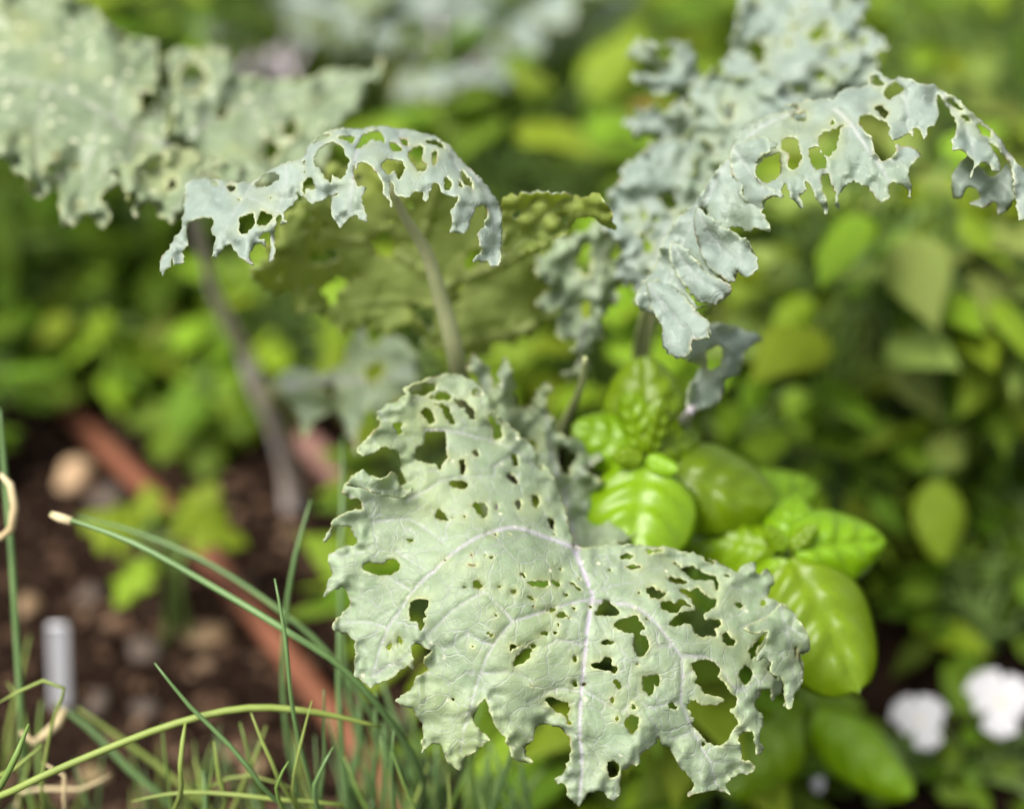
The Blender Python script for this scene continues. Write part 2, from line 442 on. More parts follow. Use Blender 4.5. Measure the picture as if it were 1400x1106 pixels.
M['crumb_mid'] = plain('soil_crumb_brown', (.05, .028, .018), (.09, .055, .036), .95, 60, .6, .05, .004)
M['crumb_tan'] = plain('bark_crumb', (.12, .075, .045), (.22, .15, .10), .9, 60, .5, .1, .004)
M['hose'] = plain('terracotta_rubber', (.13, .045, .022), (.19, .070, .038), .6, 25, .1)
M['hose_old'] = plain('faded_rubber', (.15, .075, .06), (.22, .12, .10), .7, 25, .15)
M['stone'] = plain('tan_stone', (.17, .11, .06), (.25, .17, .10), .8, 40, .4)
M['stone_pale'] = plain('beige_stone', (.32, .21, .12), (.42, .29, .18), .8, 40, .4)
M['stone_grey'] = plain('grey_stone', (.05, .038, .030), (.10, .075, .06), .8, 40, .4)
M['marker'] = plain('white_plastic', (.78, .78, .84), (.84, .84, .88), .4, 20, .05)
M['petal'] = leaf_material('white_petal', (.55, .55, .58), (.62, .62, .64), None, None, .55, .2, .35, (.75, .75, .78), bump=.05)
M['eye'] = plain('yellow_eye', (.75, .55, .10), (.80, .60, .15), .6, 50, .1)
M['wood'] = plain('red_brown_wood', (.14, .045, .02), (.22, .07, .03), .7, 30, .3)
KB = [M['kale'], M['kale_under']]; KBL = [M['kale_blue'], M['kale_under']]

# ------------------------------------------------------------------ the setting
def make_ground():
    near = list(np.linspace(-1.1, 1.1, 150)); far = [-60, -20, -8, -4, -2, -1.4]
    xs = far + near + [-x for x in far[::-1]]
    ys = [-60, -20, -8, -3, -1, 0] + list(np.linspace(.25, 2.0, 120)) + [2.4, 3, 4, 7, 14, 30, 60, 140]
    X, Y = np.meshgrid(xs, ys)
    Z = .012*fnoise(X*9, Y*9, 3, 4) + .018*fnoise(X*2.5, Y*2.5, 9, 2)
    Z = np.where((np.abs(X) < 1.3) & (Y > .2) & (Y < 2.2), Z, 0)-.004
    nx = len(xs); ny = len(ys)
    v = np.stack([X.ravel(), Y.ravel(), Z.ravel()], 1)
    f = [(j*nx+i, j*nx+i+1, (j+1)*nx+i+1, (j+1)*nx+i) for j in range(ny-1) for i in range(nx-1)]
    me = bpy.data.meshes.new('ground'); me.from_pydata(v.tolist(), [], f); me.update()
    o = link('ground', me, None, [M['soil']]); o['kind'] = 'structure'; o['label'] = 'dark brown garden soil of the vegetable bed'; o['category'] = 'soil'
make_ground()
def lump(r, seed, sub=1):
    """an uneven pebble"""
    t = (1+5**.5)/2
    v = [(-1, t, 0), (1, t, 0), (-1, -t, 0), (1, -t, 0), (0, -1, t), (0, 1, t), (0, -1, -t), (0, 1, -t), (t, 0, -1), (t, 0, 1), (-t, 0, -1), (-t, 0, 1)]
    f = [(0, 11, 5), (0, 5, 1), (0, 1, 7), (0, 7, 10), (0, 10, 11), (1, 5, 9), (5, 11, 4), (11, 10, 2), (10, 7, 6), (7, 1, 8), (3, 9, 4), (3, 4, 2), (3, 2, 6), (3, 6, 8), (3, 8, 9), (4, 9, 5), (2, 4, 11), (6, 2, 10), (8, 6, 7), (9, 8, 1)]
    v = [Vector(q).normalized() for q in v]
    for _ in range(sub):
        cache = {}; nf = []
        def mid(a, b):
            k = (min(a, b), max(a, b))
            if k not in cache: v.append((v[a]+v[b]).normalized()); cache[k] = len(v)-1
            return cache[k]
        for a, b, c in f:
            x, y, z = mid(a, b), mid(b, c), mid(c, a); nf += [(a, x, z), (b, y, x), (c, z, y), (x, y, z)]
        f = nf
    rs = random.Random(seed); ph = [rs.uniform(0, 6) for _ in range(6)]
    out = []
    for q in v:
        k = 1+.18*math.sin(q.x*2.3+ph[0])+.16*math.sin(q.y*2.9+ph[1]+q.z)+.12*math.sin(q.z*3.7+ph[2]+q.x*2)
        out.append(Vector((q.x*r[0], q.y*r[1], q.z*r[2]))*k)
    return out, f
def crumbs():
    V, F, MI = [], [], []; base = [lump((1, 1, .75), s, 0) for s in range(8)]
    rs = random.Random(3)
    for i in range(4600):
        p = G(rs.uniform(-80, 620), rs.uniform(560, 1180)) if i < 3400 else Vector((rs.uniform(-.9, .9), rs.uniform(.5, 1.9), 0))
        r = .0018+.0058*rs.random()**3
        bv, bf = rs.choice(base); a = rs.uniform(0, 6.3); ca, sa = math.cos(a), math.sin(a); k = len(V)
        z = .012*float(fnoise(np.array([p.x*9]), np.array([p.y*9]), 3, 4)[0]) + .018*float(fnoise(np.array([p.x*2.5]), np.array([p.y*2.5]), 9, 2)[0]) - .004
        V += [(p.x+(q.x*ca-q.y*sa)*r, p.y+(q.x*sa+q.y*ca)*r, z+q.z*r*.8+r*.2) for q in bv]
        F += [tuple(x+k for x in g) for g in bf]; MI += [rs.choices((0, 1, 2), (.68, .26, .06))[0]]*len(bf)
    me = bpy.data.meshes.new('soil_crumbs'); me.from_pydata(V, [], F)
    for q in ('crumb', 'crumb_mid', 'crumb_tan'): me.materials.append(M[q])
    me.polygons.foreach_set('material_index', MI); me.update()
    o = link('soil_crumbs', me, None, smooth=False); o['kind'] = 'stuff'; o['label'] = 'loose brown soil crumbs scattered over the bed'; o['category'] = 'soil'
crumbs()

# ------------------------------------------------------------------ generic leaves
def leaf_mesh(name, W=.5, tipw=1.0, basew=.6, cup=.12, droop=.18, quilt=.03, nv=9, nu=14, wave=.0, veins=5, seed=0, mats=(), t=.006, point=.1, teeth=0.0, lobes=0):
    """a leaf of length 1 along +Y from its base at the origin, upper side +Z"""
    vs, fs, ve = [], [], []
    for i in range(nu+1):
        u = i/nu
        prof = (math.sin(math.pi*min(1, u**basew))**tipw) if 0 < u < 1 else 0
        if lobes: prof *= 1+.28*math.sin(u*lobes*2*math.pi)
        hw = max(W*.5*prof, .004)
        for j in range(nv+1):
            s = 2*j/nv-1
            x = hw*s*(1+(teeth*math.sin(u*60+s) if abs(s) > .99 else 0))
            y = u + (point*(1-abs(s))*u**6 if point else 0)
            q = quilt*(math.sin((u-.22*abs(s)**1.3)*math.pi*veins)**2)*math.sin(math.pi*min(1, abs(s))**.8)*prof + quilt*.6*abs(s)**.6*prof
            z = -cup*W*(s*s)*prof + q - droop*u*u + wave*math.sin(u*9+seed+2*s)*abs(s)*prof - .012*math.exp(-(s/.12)**2)
            vs.append((x, y, z)); ve.append(math.exp(-(s/.09)**2))
    for i in range(nu):
        for j in range(nv):
            a = i*(nv+1)+j; b = a+1; c = a+nv+2; d = a+nv+1
            fs += [(a, b, c), (a, c, d)]
    V, F, mi = thicken(vs, fs, t)
    me = bpy.data.meshes.new(name); me.from_pydata(V.tolist(), [], F)
    for m in mats: me.materials.append(m)
    me.polygons.foreach_set('material_index', mi); me.polygons.foreach_set('use_smooth', [True]*len(F)); me.update()
    attr(me, 'vein', ve+ve); attr(me, 'edge', [0]*len(V))
    return me
def frill_mesh(name, seed, mats, W=.75, ruff=.09, nv=30, nu=44):
    """curly kale blade of length 1: lobed, toothed and ruffled margin"""
    rs = np.random.default_rng(seed); vs, fs, ve, ed = [], [], [], []
    ph = rs.uniform(0, 6, 8)
    for i in range(nu+1):
        u = i/nu
        prof = math.sin(math.pi*min(1, max(0, u)**.62))**.55 if 0 < u < 1 else .05
        lob = 1+.16*math.sin(u*24+ph[0])+.10*math.sin(u*53+ph[1])
        for j in range(nv+1):
            s = 2*j/nv-1; a = abs(s)
            hw = W*.5*prof*(1+(lob-1)*a**2) + .012
            y = u + .05*a*a*math.sin(u*31+ph[2]+s)
            z = ruff*(a**2.2)*prof*(math.sin(u*27+ph[3]+(3 if s > 0 else 0))+.6*math.sin(u*58+ph[4]*s))
            z += -.10*s*s*prof - .30*u*u + .012*math.sin(u*40+s*9)*math.sin(s*14+ph[5])
            vs.append((hw*s, y, z)); ve.append(math.exp(-(s/.05)**2)); ed.append(1.0 if j in (0, nv) else 0)
    for i in range(nu):
        for j in range(nv):
            a = i*(nv+1)+j; b = a+1; c = a+nv+2; d = a+nv+1
            fs += [(a, b, c), (a, c, d)]
    V, F, mi = thicken(vs, fs, .004)
    me = bpy.data.meshes.new(name); me.from_pydata(V.tolist(), [], F)
    for m in mats: me.materials.append(m)
    me.polygons.foreach_set('material_index', mi); me.polygons.foreach_set('use_smooth', [True]*len(F)); me.update()
    attr(me, 'vein', ve+ve); attr(me, 'edge', ed+ed)
    return me
def put_leaf(name, me, parent, base, tip, normal, wscale=1.0):
    base = Vector(base); tip = Vector(tip); y = tip-base; L = y.length; y.normalize()
    n = Vector(normal); n = (n-y*n.dot(y)); n.normalize(); x = y.cross(n)
    o = bpy.data.objects.new(name, me); COL.objects.link(o); o.parent = parent
    m = Matrix((x, y, n)).transposed().to_4x4()
    m = Matrix.Translation(base-parent.location) @ m @ Matrix.Diagonal((L*wscale, L, L, 1))
    o.matrix_local = m
    return o
def variants(pre, mats, n=3, **kw):
    out = []
    for i in range(n):
        k = dict(kw); k['W'] = kw.get('W', .5)*(1+.15*(i-1)); k['droop'] = kw.get('droop', .18)*(1+.5*(i-1)); k['seed'] = i*3
        out.append(leaf_mesh(pre, mats=mats, **k))
    return out
L_ = {
    'green': variants('leaf_green', [M['green'], M['basil_under']], W=.5, quilt=.02, wave=.03),
    'lime': variants('leaf_lime', [M['lime'], M['basil_under']], W=.55, quilt=.02, wave=.03),
    'pale': variants('leaf_pale', [M['pale'], M['basil_under']], W=.48, quilt=.015, wave=.03),
    'dark': variants('leaf_shade_dark', [M['dark'], M['dark']], W=.45, quilt=.02, wave=.03),
    'round': variants('leaf_round', [M['lime'], M['basil_under']], W=.95, tipw=.6, basew=.8, quilt=.02, wave=.05, point=.02),
    'lobed': variants('leaf_lobed', [M['green'], M['basil_under']], W=.9, tipw=.7, lobes=3, wave=.06, nu=24),
    'lobed_lime': variants('leaf_lobed_lime', [M['lime'], M['basil_under']], W=.95, tipw=.7, lobes=2.5, wave=.06, nu=24),
    'frill': [frill_mesh('leaf_frill', s, KBL) for s in (1, 2, 3)],
    'frill_green': [frill_mesh('leaf_frill_green', s, KB) for s in (4, 5, 6)],
}
def bush(name, label, cat, px, py, d, rad, n, kinds, size, group=None, hscale=.7, seed=0, stems=3, stem_mat='stalk', up=.55):
    """a leafy plant whose crown is seen around (px, py) at depth d; it stands on the soil below"""
    if seed >= 8 and not 50 <= seed < 60: n = int(n*1.45); size *= .78
    rs = random.Random(seed*101+int(px)*7+int(py)); c = P(px, py, d); c.z = max(c.z, .05)
    base = Vector((c.x, c.y, 0)); root = thing(name, base, label, cat, group)
    paths = []; tops = []
    for k in range(stems):
        a = 2*math.pi*k/stems+rs.uniform(-.5, .5)
        top = c+Vector((math.cos(a)*rad*.45, math.sin(a)*rad*.45, rad*hscale*rs.uniform(.1, .6)))
        midp = base.lerp(top, .5)+Vector((rs.uniform(-.01, .01), rs.uniform(-.01, .01), 0))
        foot = base+Vector((math.cos(a)*.012, math.sin(a)*.012, -.01))
        paths.append(([foot, midp, top], [.0035, .003, .0018])); tops.append((foot, midp, top))
    for i in range(n):
        th = rs.uniform(0, 6.283); cz = rs.uniform(-.75, 1); sr = math.sqrt(max(0, 1-cz*cz)); rr = rad*rs.uniform(.35, 1)**.6
        lb = c+Vector((math.cos(th)*sr*rr*.75, math.sin(th)*sr*rr*.75, cz*rr*hscale))
        if lb.z < .015: lb.z = .015+rs.random()*.02
        L = size*rs.uniform(.65, 1.2)
        out = Vector((math.cos(th), math.sin(th), 0))
        dirv = (out*rs.uniform(.6, 1)+Vector((0, 0, rs.uniform(-.45, .5)))+Vector((rs.uniform(-.4, .4), rs.uniform(-.4, .4), 0))).normalized()
        nrm = Vector((0, 0, 1))*up*1.6+out*rs.uniform(-.1, .6)+Vector((rs.uniform(-.5, .5), rs.uniform(-.7, .3), rs.uniform(-.1, .3)))
        put_leaf('leaf', rs.choice(L_[rs.choice(kinds)]), root, lb, lb+dirv*L, nrm, rs.uniform(.85, 1.15))
        f, m_, t = rs.choice(tops); u = rs.uniform(.45, 1)
        s = f.lerp(m_, u*2) if u < .5 else m_.lerp(t, u*2-1)
        paths.append(([s, s.lerp(lb, .5)+Vector((0, 0, .004)), lb, lb+dirv*L*.06], [.0016, .0013, .001, .0008]))
    tubes('stem', paths, root, M[stem_mat], sides=5, step=.03)
    return root

# ------------------------------------------------------------------ kale plant in front: bitten front leaf, umbrella leaf, stems
kA = thing('kale_plant', G(705, 850), 'kale plant in the middle with a pale green leaf riddled with bite holes in front', 'kale', 'curly kale plants')
hero_out = (A1([(900, 300), (850, 200), (790, 140), (700, 105), (640, 110), (560, 132), (500, 152), (452, 180), (470, 203), (438, 228), (420, 240), (370, 252), (335, 285), (325, 318),
                (345, 335), (325, 375), (290, 400), (255, 430), (238, 470), (252, 492), (290, 495), (330, 465), (370, 450), (415, 465), (440, 490), (445, 560), (470, 620), (440, 632), (425, 590),
                (400, 568), (375, 595), (345, 606), (300, 590), (262, 562), (240, 568), (220, 590), (175, 630), (170, 660), (200, 690), (240, 698), (262, 745), (215, 750),
                (160, 770), (115, 805), (110, 835), (82, 870), (82, 900), (105, 880), (125, 845), (160, 825), (200, 830), (228, 880), (234, 908), (170, 922), (130, 937), (98, 965), (97, 990), (112, 1030), (125, 1050)])
            + A3([(35, 30), (20, 80), (8, 122), (28, 110), (60, 85), (95, 80), (125, 120), (130, 165), (110, 180), (85, 210), (52, 248), (55, 275), (80, 290), (120, 295), (150, 325), (160, 360),
                  (155, 420), (150, 480), (175, 505), (205, 530), (225, 542), (250, 535), (290, 510), (340, 485), (365, 460), (400, 440), (428, 457), (425, 400), (412, 352), (435, 335), (480, 360), (515, 372),
                  (480, 395), (468, 430), (495, 460), (450, 485), (430, 510), (425, 540), (370, 575), (342, 600), (360, 620), (420, 640), (440, 680), (465, 710), (470, 770), (463, 842), (490, 812), (520, 800),
                  (545, 805), (570, 850), (582, 885), (620, 922), (648, 920), (662, 870), (700, 840), (740, 815), (778, 790), (768, 768), (735, 740), (705, 700), (710, 675), (722, 630), (760, 592), (772, 630),
                  (790, 690), (820, 740), (850, 770), (865, 810), (880, 850), (900, 880), (960, 892), (972, 880), (950, 850), (945, 820), (980, 790), (985, 750), (1010, 712), (1060, 715), (1110, 735), (1145, 770),
                  (1152, 830), (1140, 890), (1115, 940), (1083, 965), (1095, 985), (1125, 990), (1140, 1045), (1165, 1072)])
            + A4([(100, 1005), (125, 1022), (150, 980), (180, 945), (230, 940), (262, 945), (275, 975), (300, 987), (330, 983), (345, 930), (338, 900), (345, 870), (352, 830), (370, 820), (400, 800), (445, 792), (455, 745), (500, 710),
                  (530, 690), (545, 658), (565, 690), (605, 710), (640, 770), (660, 810), (700, 850), (735, 895), (722, 930), (700, 957), (750, 955), (810, 940), (870, 940), (927, 953), (910, 900), (935, 860),
                  (985, 850), (1040, 843), (1057, 810), (1030, 780), (988, 770), (985, 700), (970, 665), (977, 645), (1000, 622), (1052, 612), (1065, 700), (1065, 748), (1090, 742), (1110, 715), (1085, 680), (1085, 620),
                  (1102, 570), (1100, 530), (1070, 500), (1060, 458), (1085, 440), (1092, 410), (1112, 400), (1142, 398), (1150, 460), (1175, 435), (1203, 400), (1212, 370), (1218, 440), (1212, 490), (1250, 502), (1260, 440), (1300, 360), (1307, 310), (1310, 240), (1300, 212),
                  (1340, 207), (1357, 172), (1330, 100), (1290, 40), (1262, 0)])
            + A2([(1090, 515), (1055, 490), (1000, 465), (1027, 410), (1027, 368), (995, 338), (965, 367), (945, 350), (947, 312), (925, 303), (880, 325), (850, 350), (810, 330), (760, 300), (690, 275), (600, 250),
                  (520, 232), (440, 225), (330, 222), (230, 225), (150, 235), (100, 236)])
            + A1([(1262, 925), (1248, 850), (1228, 780), (1205, 700), (1168, 600), (1115, 520), (1060, 440), (1000, 390), (950, 340)]))
hero_holes = [A1(h) for h in (
    [(265, 1015), (290, 995), (320, 995), (350, 1010), (380, 985), (415, 985), (438, 1010), (425, 1040), (390, 1055), (350, 1060), (300, 1045), (270, 1035)],
    [(600, 775), (625, 750), (655, 770), (672, 800), (640, 805), (610, 795)],
    [(780, 730), (800, 712), (845, 720), (852, 770), (835, 785), (810, 760)],
    [(675, 625), (700, 608), (745, 615), (760, 635), (735, 655), (690, 645)],
    [(720, 520), (745, 510), (748, 585), (728, 580)], [(780, 470), (800, 465), (815, 490), (795, 497)],
    [(965, 490), (985, 495), (1000, 535), (980, 540)], [(945, 590), (965, 582), (995, 610), (990, 630), (965, 612)],
    [(1065, 680), (1090, 680), (1102, 720), (1085, 745), (1070, 725)], [(985, 715), (1005, 705), (1010, 740), (995, 755)],
    [(1140, 790), (1165, 800), (1170, 840), (1150, 840)], [(1085, 520), (1105, 500), (1120, 520), (1115, 560), (1100, 555)],
    [(410, 345), (450, 340), (440, 365), (452, 385), (430, 392), (420, 365)],
    [(540, 290), (560, 262), (585, 275), (610, 335), (580, 340)],
    [(575, 222), (620, 203), (650, 190), (680, 212), (670, 228), (600, 230)],
    [(600, 248), (640, 247), (672, 275), (698, 345), (670, 340), (640, 280)],
    [(695, 232), (740, 235), (780, 270), (795, 320), (770, 320), (745, 270), (705, 255)],
    [(780, 190), (800, 178), (825, 200), (815, 215), (785, 212)],
    [(475, 183), (505, 165), (560, 148), (610, 155), (600, 187), (550, 207), (500, 203)],
    [(855, 310), (885, 285), (905, 310), (920, 400), (890, 415), (875, 350)],
    [(555, 385), (600, 378), (650, 385), (655, 440), (662, 515), (640, 520), (630, 555), (595, 535), (540, 520), (512, 508), (508, 470), (550, 430)],
    [(470, 890), (500, 885), (505, 898), (485, 900)], [(890, 725), (900, 722), (903, 740), (893, 745)],
    [(860, 970), (885, 965), (880, 978), (865, 980)], [(760, 1008), (800, 1008), (790, 1018)])]
hero_holes += [A3(h) for h in (
    [(945, 55), (975, 45), (1010, 48), (1050, 50), (1052, 68), (1010, 75), (975, 72)], [(920, 15), (935, 12), (950, 25), (940, 32)],
    [(400, 200), (410, 150), (440, 128), (495, 130), (490, 160), (475, 190), (490, 210), (470, 225), (475, 265), (455, 278), (435, 240), (410, 230)],
    [(700, 55), (720, 48), (745, 70), (730, 84), (705, 75)], [(305, 350), (320, 335), (332, 345), (318, 372), (305, 368)],
    [(350, 320), (362, 308), (375, 325), (370, 342), (352, 338)], [(870, 350), (890, 342), (925, 345), (900, 362), (875, 375)],
    [(962, 345), (980, 340), (998, 350), (975, 360)], [(890, 430), (905, 400), (940, 365), (970, 365), (965, 400), (930, 430), (895, 440)],
    [(765, 290), (780, 283), (797, 300), (785, 312)], [(1065, 43), (1085, 45), (1112, 65), (1095, 72), (1072, 60)],
    [(1155, 55), (1170, 60), (1205, 88), (1190, 88)], [(958, 122), (975, 118), (985, 135), (972, 142)], [(880, 92), (900, 85), (903, 100), (888, 104)],
    [(1045, 185), (1065, 175), (1085, 178), (1060, 192)], [(1085, 205), (1120, 192), (1155, 222), (1130, 215), (1095, 215)],
    [(1160, 168), (1178, 175), (1170, 185)], [(1165, 400), (1180, 395), (1188, 415), (1175, 422)],
    [(1035, 600), (1060, 590), (1105, 600), (1140, 610), (1155, 640), (1140, 665), (1145, 690), (1155, 710), (1140, 705), (1125, 670), (1080, 645), (1050, 620)],
    [(1015, 290), (1045, 285), (1040, 297)], [(1070, 280), (1090, 285), (1080, 295)], [(1085, 240), (1105, 245), (1100, 260)],
    [(1168, 520), (1182, 515), (1188, 535), (1175, 537)])]
hero_holes += [A2(h) for h in (
    [(190, 550), (210, 500), (250, 490), (280, 520), (300, 550), (260, 560), (220, 555)],
    [(270, 605), (300, 575), (380, 560), (405, 580), (420, 620), (400, 640), (440, 670), (440, 710), (415, 752), (385, 745), (372, 700), (370, 640), (345, 640), (310, 625)],
    [(215, 685), (245, 668), (275, 680), (262, 695), (225, 695)], [(165, 790), (210, 780), (235, 755), (268, 770), (265, 790), (298, 810), (280, 832), (220, 815), (180, 808)],
    [(410, 850), (450, 840), (485, 838), (480, 885), (460, 880), (470, 905), (440, 935), (415, 915)], [(275, 870), (290, 862), (313, 890), (298, 905)],
    [(305, 278), (330, 262), (370, 275), (350, 292), (315, 292)], [(325, 325), (360, 310), (405, 322), (395, 335), (345, 338)],
    [(420, 256), (445, 243), (505, 250), (470, 264)], [(420, 430), (450, 418), (520, 455), (505, 472), (455, 478)],
    [(520, 380), (560, 375), (620, 395), (600, 412), (545, 400)],
    [(555, 305), (600, 330), (640, 320), (690, 350), (755, 370), (765, 400), (760, 440), (745, 390), (710, 385), (660, 390), (610, 360), (590, 335)],
    [(490, 505), (530, 485), (560, 500), (600, 482), (630, 500), (638, 515), (600, 513), (570, 540), (525, 540)],
    [(580, 432), (640, 440), (670, 428), (720, 465), (755, 485), (745, 525), (705, 555), (710, 575), (770, 580), (782, 600), (745, 620), (755, 650), (700, 655), (660, 640), (640, 600), (560, 605), (538, 600), (560, 560), (610, 535), (660, 530), (645, 485)],
    [(785, 650), (805, 640), (848, 680), (840, 697), (800, 690)], [(525, 980), (550, 972), (575, 990), (570, 1005), (535, 995)],
    [(865, 830), (888, 795), (915, 802), (935, 830), (918, 868), (888, 880)], [(845, 498), (865, 495), (888, 512), (870, 522)],
    [(690, 285), (720, 282), (755, 305), (740, 318)], [(790, 362), (810, 362), (825, 375), (800, 378)], [(960, 490), (980, 485), (988, 505), (972, 512)],
    [(910, 730), (940, 690), (985, 635), (998, 640), (975, 690), (945, 720), (950, 745), (930, 765)], [(1005, 810), (1020, 800), (1050, 840), (1040, 852)])]
hero_holes += [A4(h) for h in (
    [(725, 265), (760, 240), (800, 235), (845, 260), (870, 290), (865, 335), (900, 360), (920, 400), (955, 440), (955, 490), (925, 500), (945, 540), (965, 575), (940, 610), (920, 660), (885, 690), (830, 690), (780, 660),
     (755, 620), (725, 580), (735, 545), (700, 500), (705, 460), (740, 450), (765, 480), (830, 480), (860, 490), (890, 455), (850, 425), (790, 420), (770, 380), (740, 365), (750, 340), (735, 310)],
    [(365, 555), (400, 540), (440, 545), (435, 590), (405, 628), (375, 600)], [(405, 470), (422, 475), (427, 498), (410, 497)],
    [(285, 455), (300, 440), (312, 460), (300, 475)], [(312, 545), (325, 537), (338, 555), (325, 568)], [(277, 785), (300, 780), (338, 793), (340, 830), (325, 860), (290, 865), (277, 830)],
    [(775, 680), (787, 675), (793, 690), (782, 697)])]
hero_veins = [
    (1.7, A2([(80, 225), (105, 290), (135, 360), (172, 460), (165, 520), (148, 620), (135, 760), (122, 900), (115, 1000)]) + A4([(132, 480), (126, 620), (140, 800), (125, 980)])),
    (1.15, A1([(1280, 950), (1240, 920), (1130, 880), (1040, 845), (960, 832), (880, 850), (800, 880), (720, 930), (650, 990), (590, 1050)]) + A3([(515, 0), (430, 85), (370, 170), (310, 265), (270, 360), (235, 490)])),
    (.8, A3([(1262, 130), (1150, 152), (1060, 180), (960, 213), (885, 237), (820, 310), (770, 390), (740, 470), (710, 560), (690, 640), (660, 740), (640, 850)])),
    (.95, A2([(178, 488), (300, 500), (380, 520), (440, 560), (510, 640), (590, 750), (597, 850), (590, 960)]) + A4([(665, 470), (700, 550), (760, 680), (820, 780), (850, 900)])),
    (.8, A2([(590, 752), (700, 750), (760, 790), (830, 880), (870, 920), (950, 870), (1040, 850)])),
    (.7, A3([(885, 237), (850, 190), (800, 145), (760, 100)])), (.6, A3([(760, 100), (700, 125), (600, 190), (520, 270), (440, 330)])),
    (.5, A3([(800, 345), (740, 330), (680, 295), (600, 345), (560, 360)])), (.6, A3([(235, 490), (330, 430), (410, 380)])),
    (.5, A3([(310, 270), (230, 240), (130, 238), (60, 260)])), (.5, A3([(420, 95), (340, 50), (280, 20)])),
    (.6, A1([(560, 370), (700, 380), (850, 420), (960, 455), (1060, 520)])), (.6, A1([(310, 805), (480, 793), (560, 840), (690, 940)])),
    (.5, A1([(470, 705), (560, 660), (620, 620), (700, 597), (880, 590)])), (.4, A1([(880, 590), (890, 540), (960, 500)])),
    (.5, A1([(120, 960), (240, 960), (310, 920)])), (.5, A1([(420, 940), (500, 1000), (580, 1045)])),
    (.6, A3([(1195, 560), (1100, 545), (1030, 570), (960, 610)])), (.5, A3([(1225, 345), (1120, 325), (1040, 345)])), (.5, A3([(745, 475), (860, 470), (960, 500)])),
    (.5, A3([(690, 650), (630, 680), (560, 680)])),
    (.6, A2([(118, 905), (200, 950), (300, 1010)])), (.5, A2([(125, 700), (60, 680), (0, 672)])), (.5, A2([(545, 700), (450, 715), (440, 760)])),
    (.5, A4([(660, 462), (580, 475), (510, 500), (450, 460), (430, 410)])), (.5, A4([(545, 660), (530, 590), (480, 510)])), (.4, A4([(720, 620), (640, 655), (590, 660)])),
    (.4, A4([(820, 785), (900, 785), (985, 770)])), (.5, A2([(597, 850), (690, 800), (760, 790)])), (.5, A2([(170, 460), (260, 420), (360, 400), (480, 395)])),
    (.5, A4([(965, 410), (1040, 330), (1120, 320), (1200, 330)])), (.4, A4([(350, 515), (430, 430), (440, 330)])), (.5, A2([(880, 615), (1000, 560), (1060, 500)]))]
hero_ctrl = [(480, 620, 20), (450, 760, 12), (455, 860, 7), (520, 930, 0), (600, 1040, -6), (700, 1000, -9), (800, 1095, -12), (960, 1085, -4), (1040, 990, 6), (1105, 880, 26), (1095, 960, 22), (1080, 800, 36), (1000, 790, 30),
             (950, 760, 32), (860, 745, 32), (785, 750, 24), (740, 728, 20), (700, 722, 15), (640, 750, 5), (800, 820, 3), (800, 940, -8), (650, 850, -6), (950, 880, 3), (900, 820, 8), (560, 850, 2), (600, 720, 16), (560, 570, 32),
             (650, 520, 46), (720, 620, 44), (770, 690, 44), (700, 680, 30), (640, 640, 28), (1000, 900, 10), (560, 780, 8)]
hero = make_sheet(hero_out, hero_holes, hero_ctrl, hero_veins, spacing=3.1, jit=1.5, rough=6.0, ruffle=2.8, rufwl=62, rufw=40, pucker=.6, puckwl=40, curl=1.2, seed=4, tiny=34, tinybox=(600, 690, 900, 960), vamp=1.3, branch=True, frill=1.7)
flap = make_sheet(A2([(880, 615), (940, 590), (1000, 556), (1060, 500), (1110, 530), (1170, 610), (1204, 690), (1195, 727), (1158, 735), (1150, 760), (1168, 820), (1160, 875), (1130, 925), (1115, 992), (1082, 990), (1076, 880), (1062, 848), (1030, 838), (1010, 812), (1020, 780), (985, 760), (945, 770), (960, 735), (985, 690), (1000, 635), (960, 640), (925, 640)]),
                  [A2([(1130, 710), (1140, 715), (1140, 755), (1130, 745)])], [(1015, 855, 10), (1066, 825, 12), (1108, 880, 16), (1085, 960, 8), (1060, 900, 2), (1045, 890, 2)],
                  [(.5, A2([(1060, 510), (1090, 640), (1120, 760), (1110, 960)])), (.4, A2([(1080, 600), (1150, 640), (1190, 700)]))], spacing=3.4, ruffle=3.5, rufwl=30, rufw=30, pucker=.8, curl=1.5, seed=6, jit=1.4, rough=6)
roll_ = make_sheet(A1([(245, 566), (262, 560), (300, 590), (345, 606), (375, 596), (400, 570), (425, 590), (440, 632), (470, 650), (500, 645), (490, 670), (460, 690), (400, 690), (330, 672), (250, 645), (200, 640), (180, 630), (220, 590)]), [],
                   [(490, 640, 8), (540, 660, 12), (560, 672, 14), (520, 650, 8), (480, 665, 6)], [(.4, A1([(200, 640), (330, 660), (470, 670)]))], spacing=3.2, ruffle=3, rufwl=26, rufw=26, curl=2, seed=8, jit=1.0, rough=5)
hl = blade_object('leaf', [hero, flap, roll_], kA, KB); hl['label'] = 'front leaf full of insect holes'
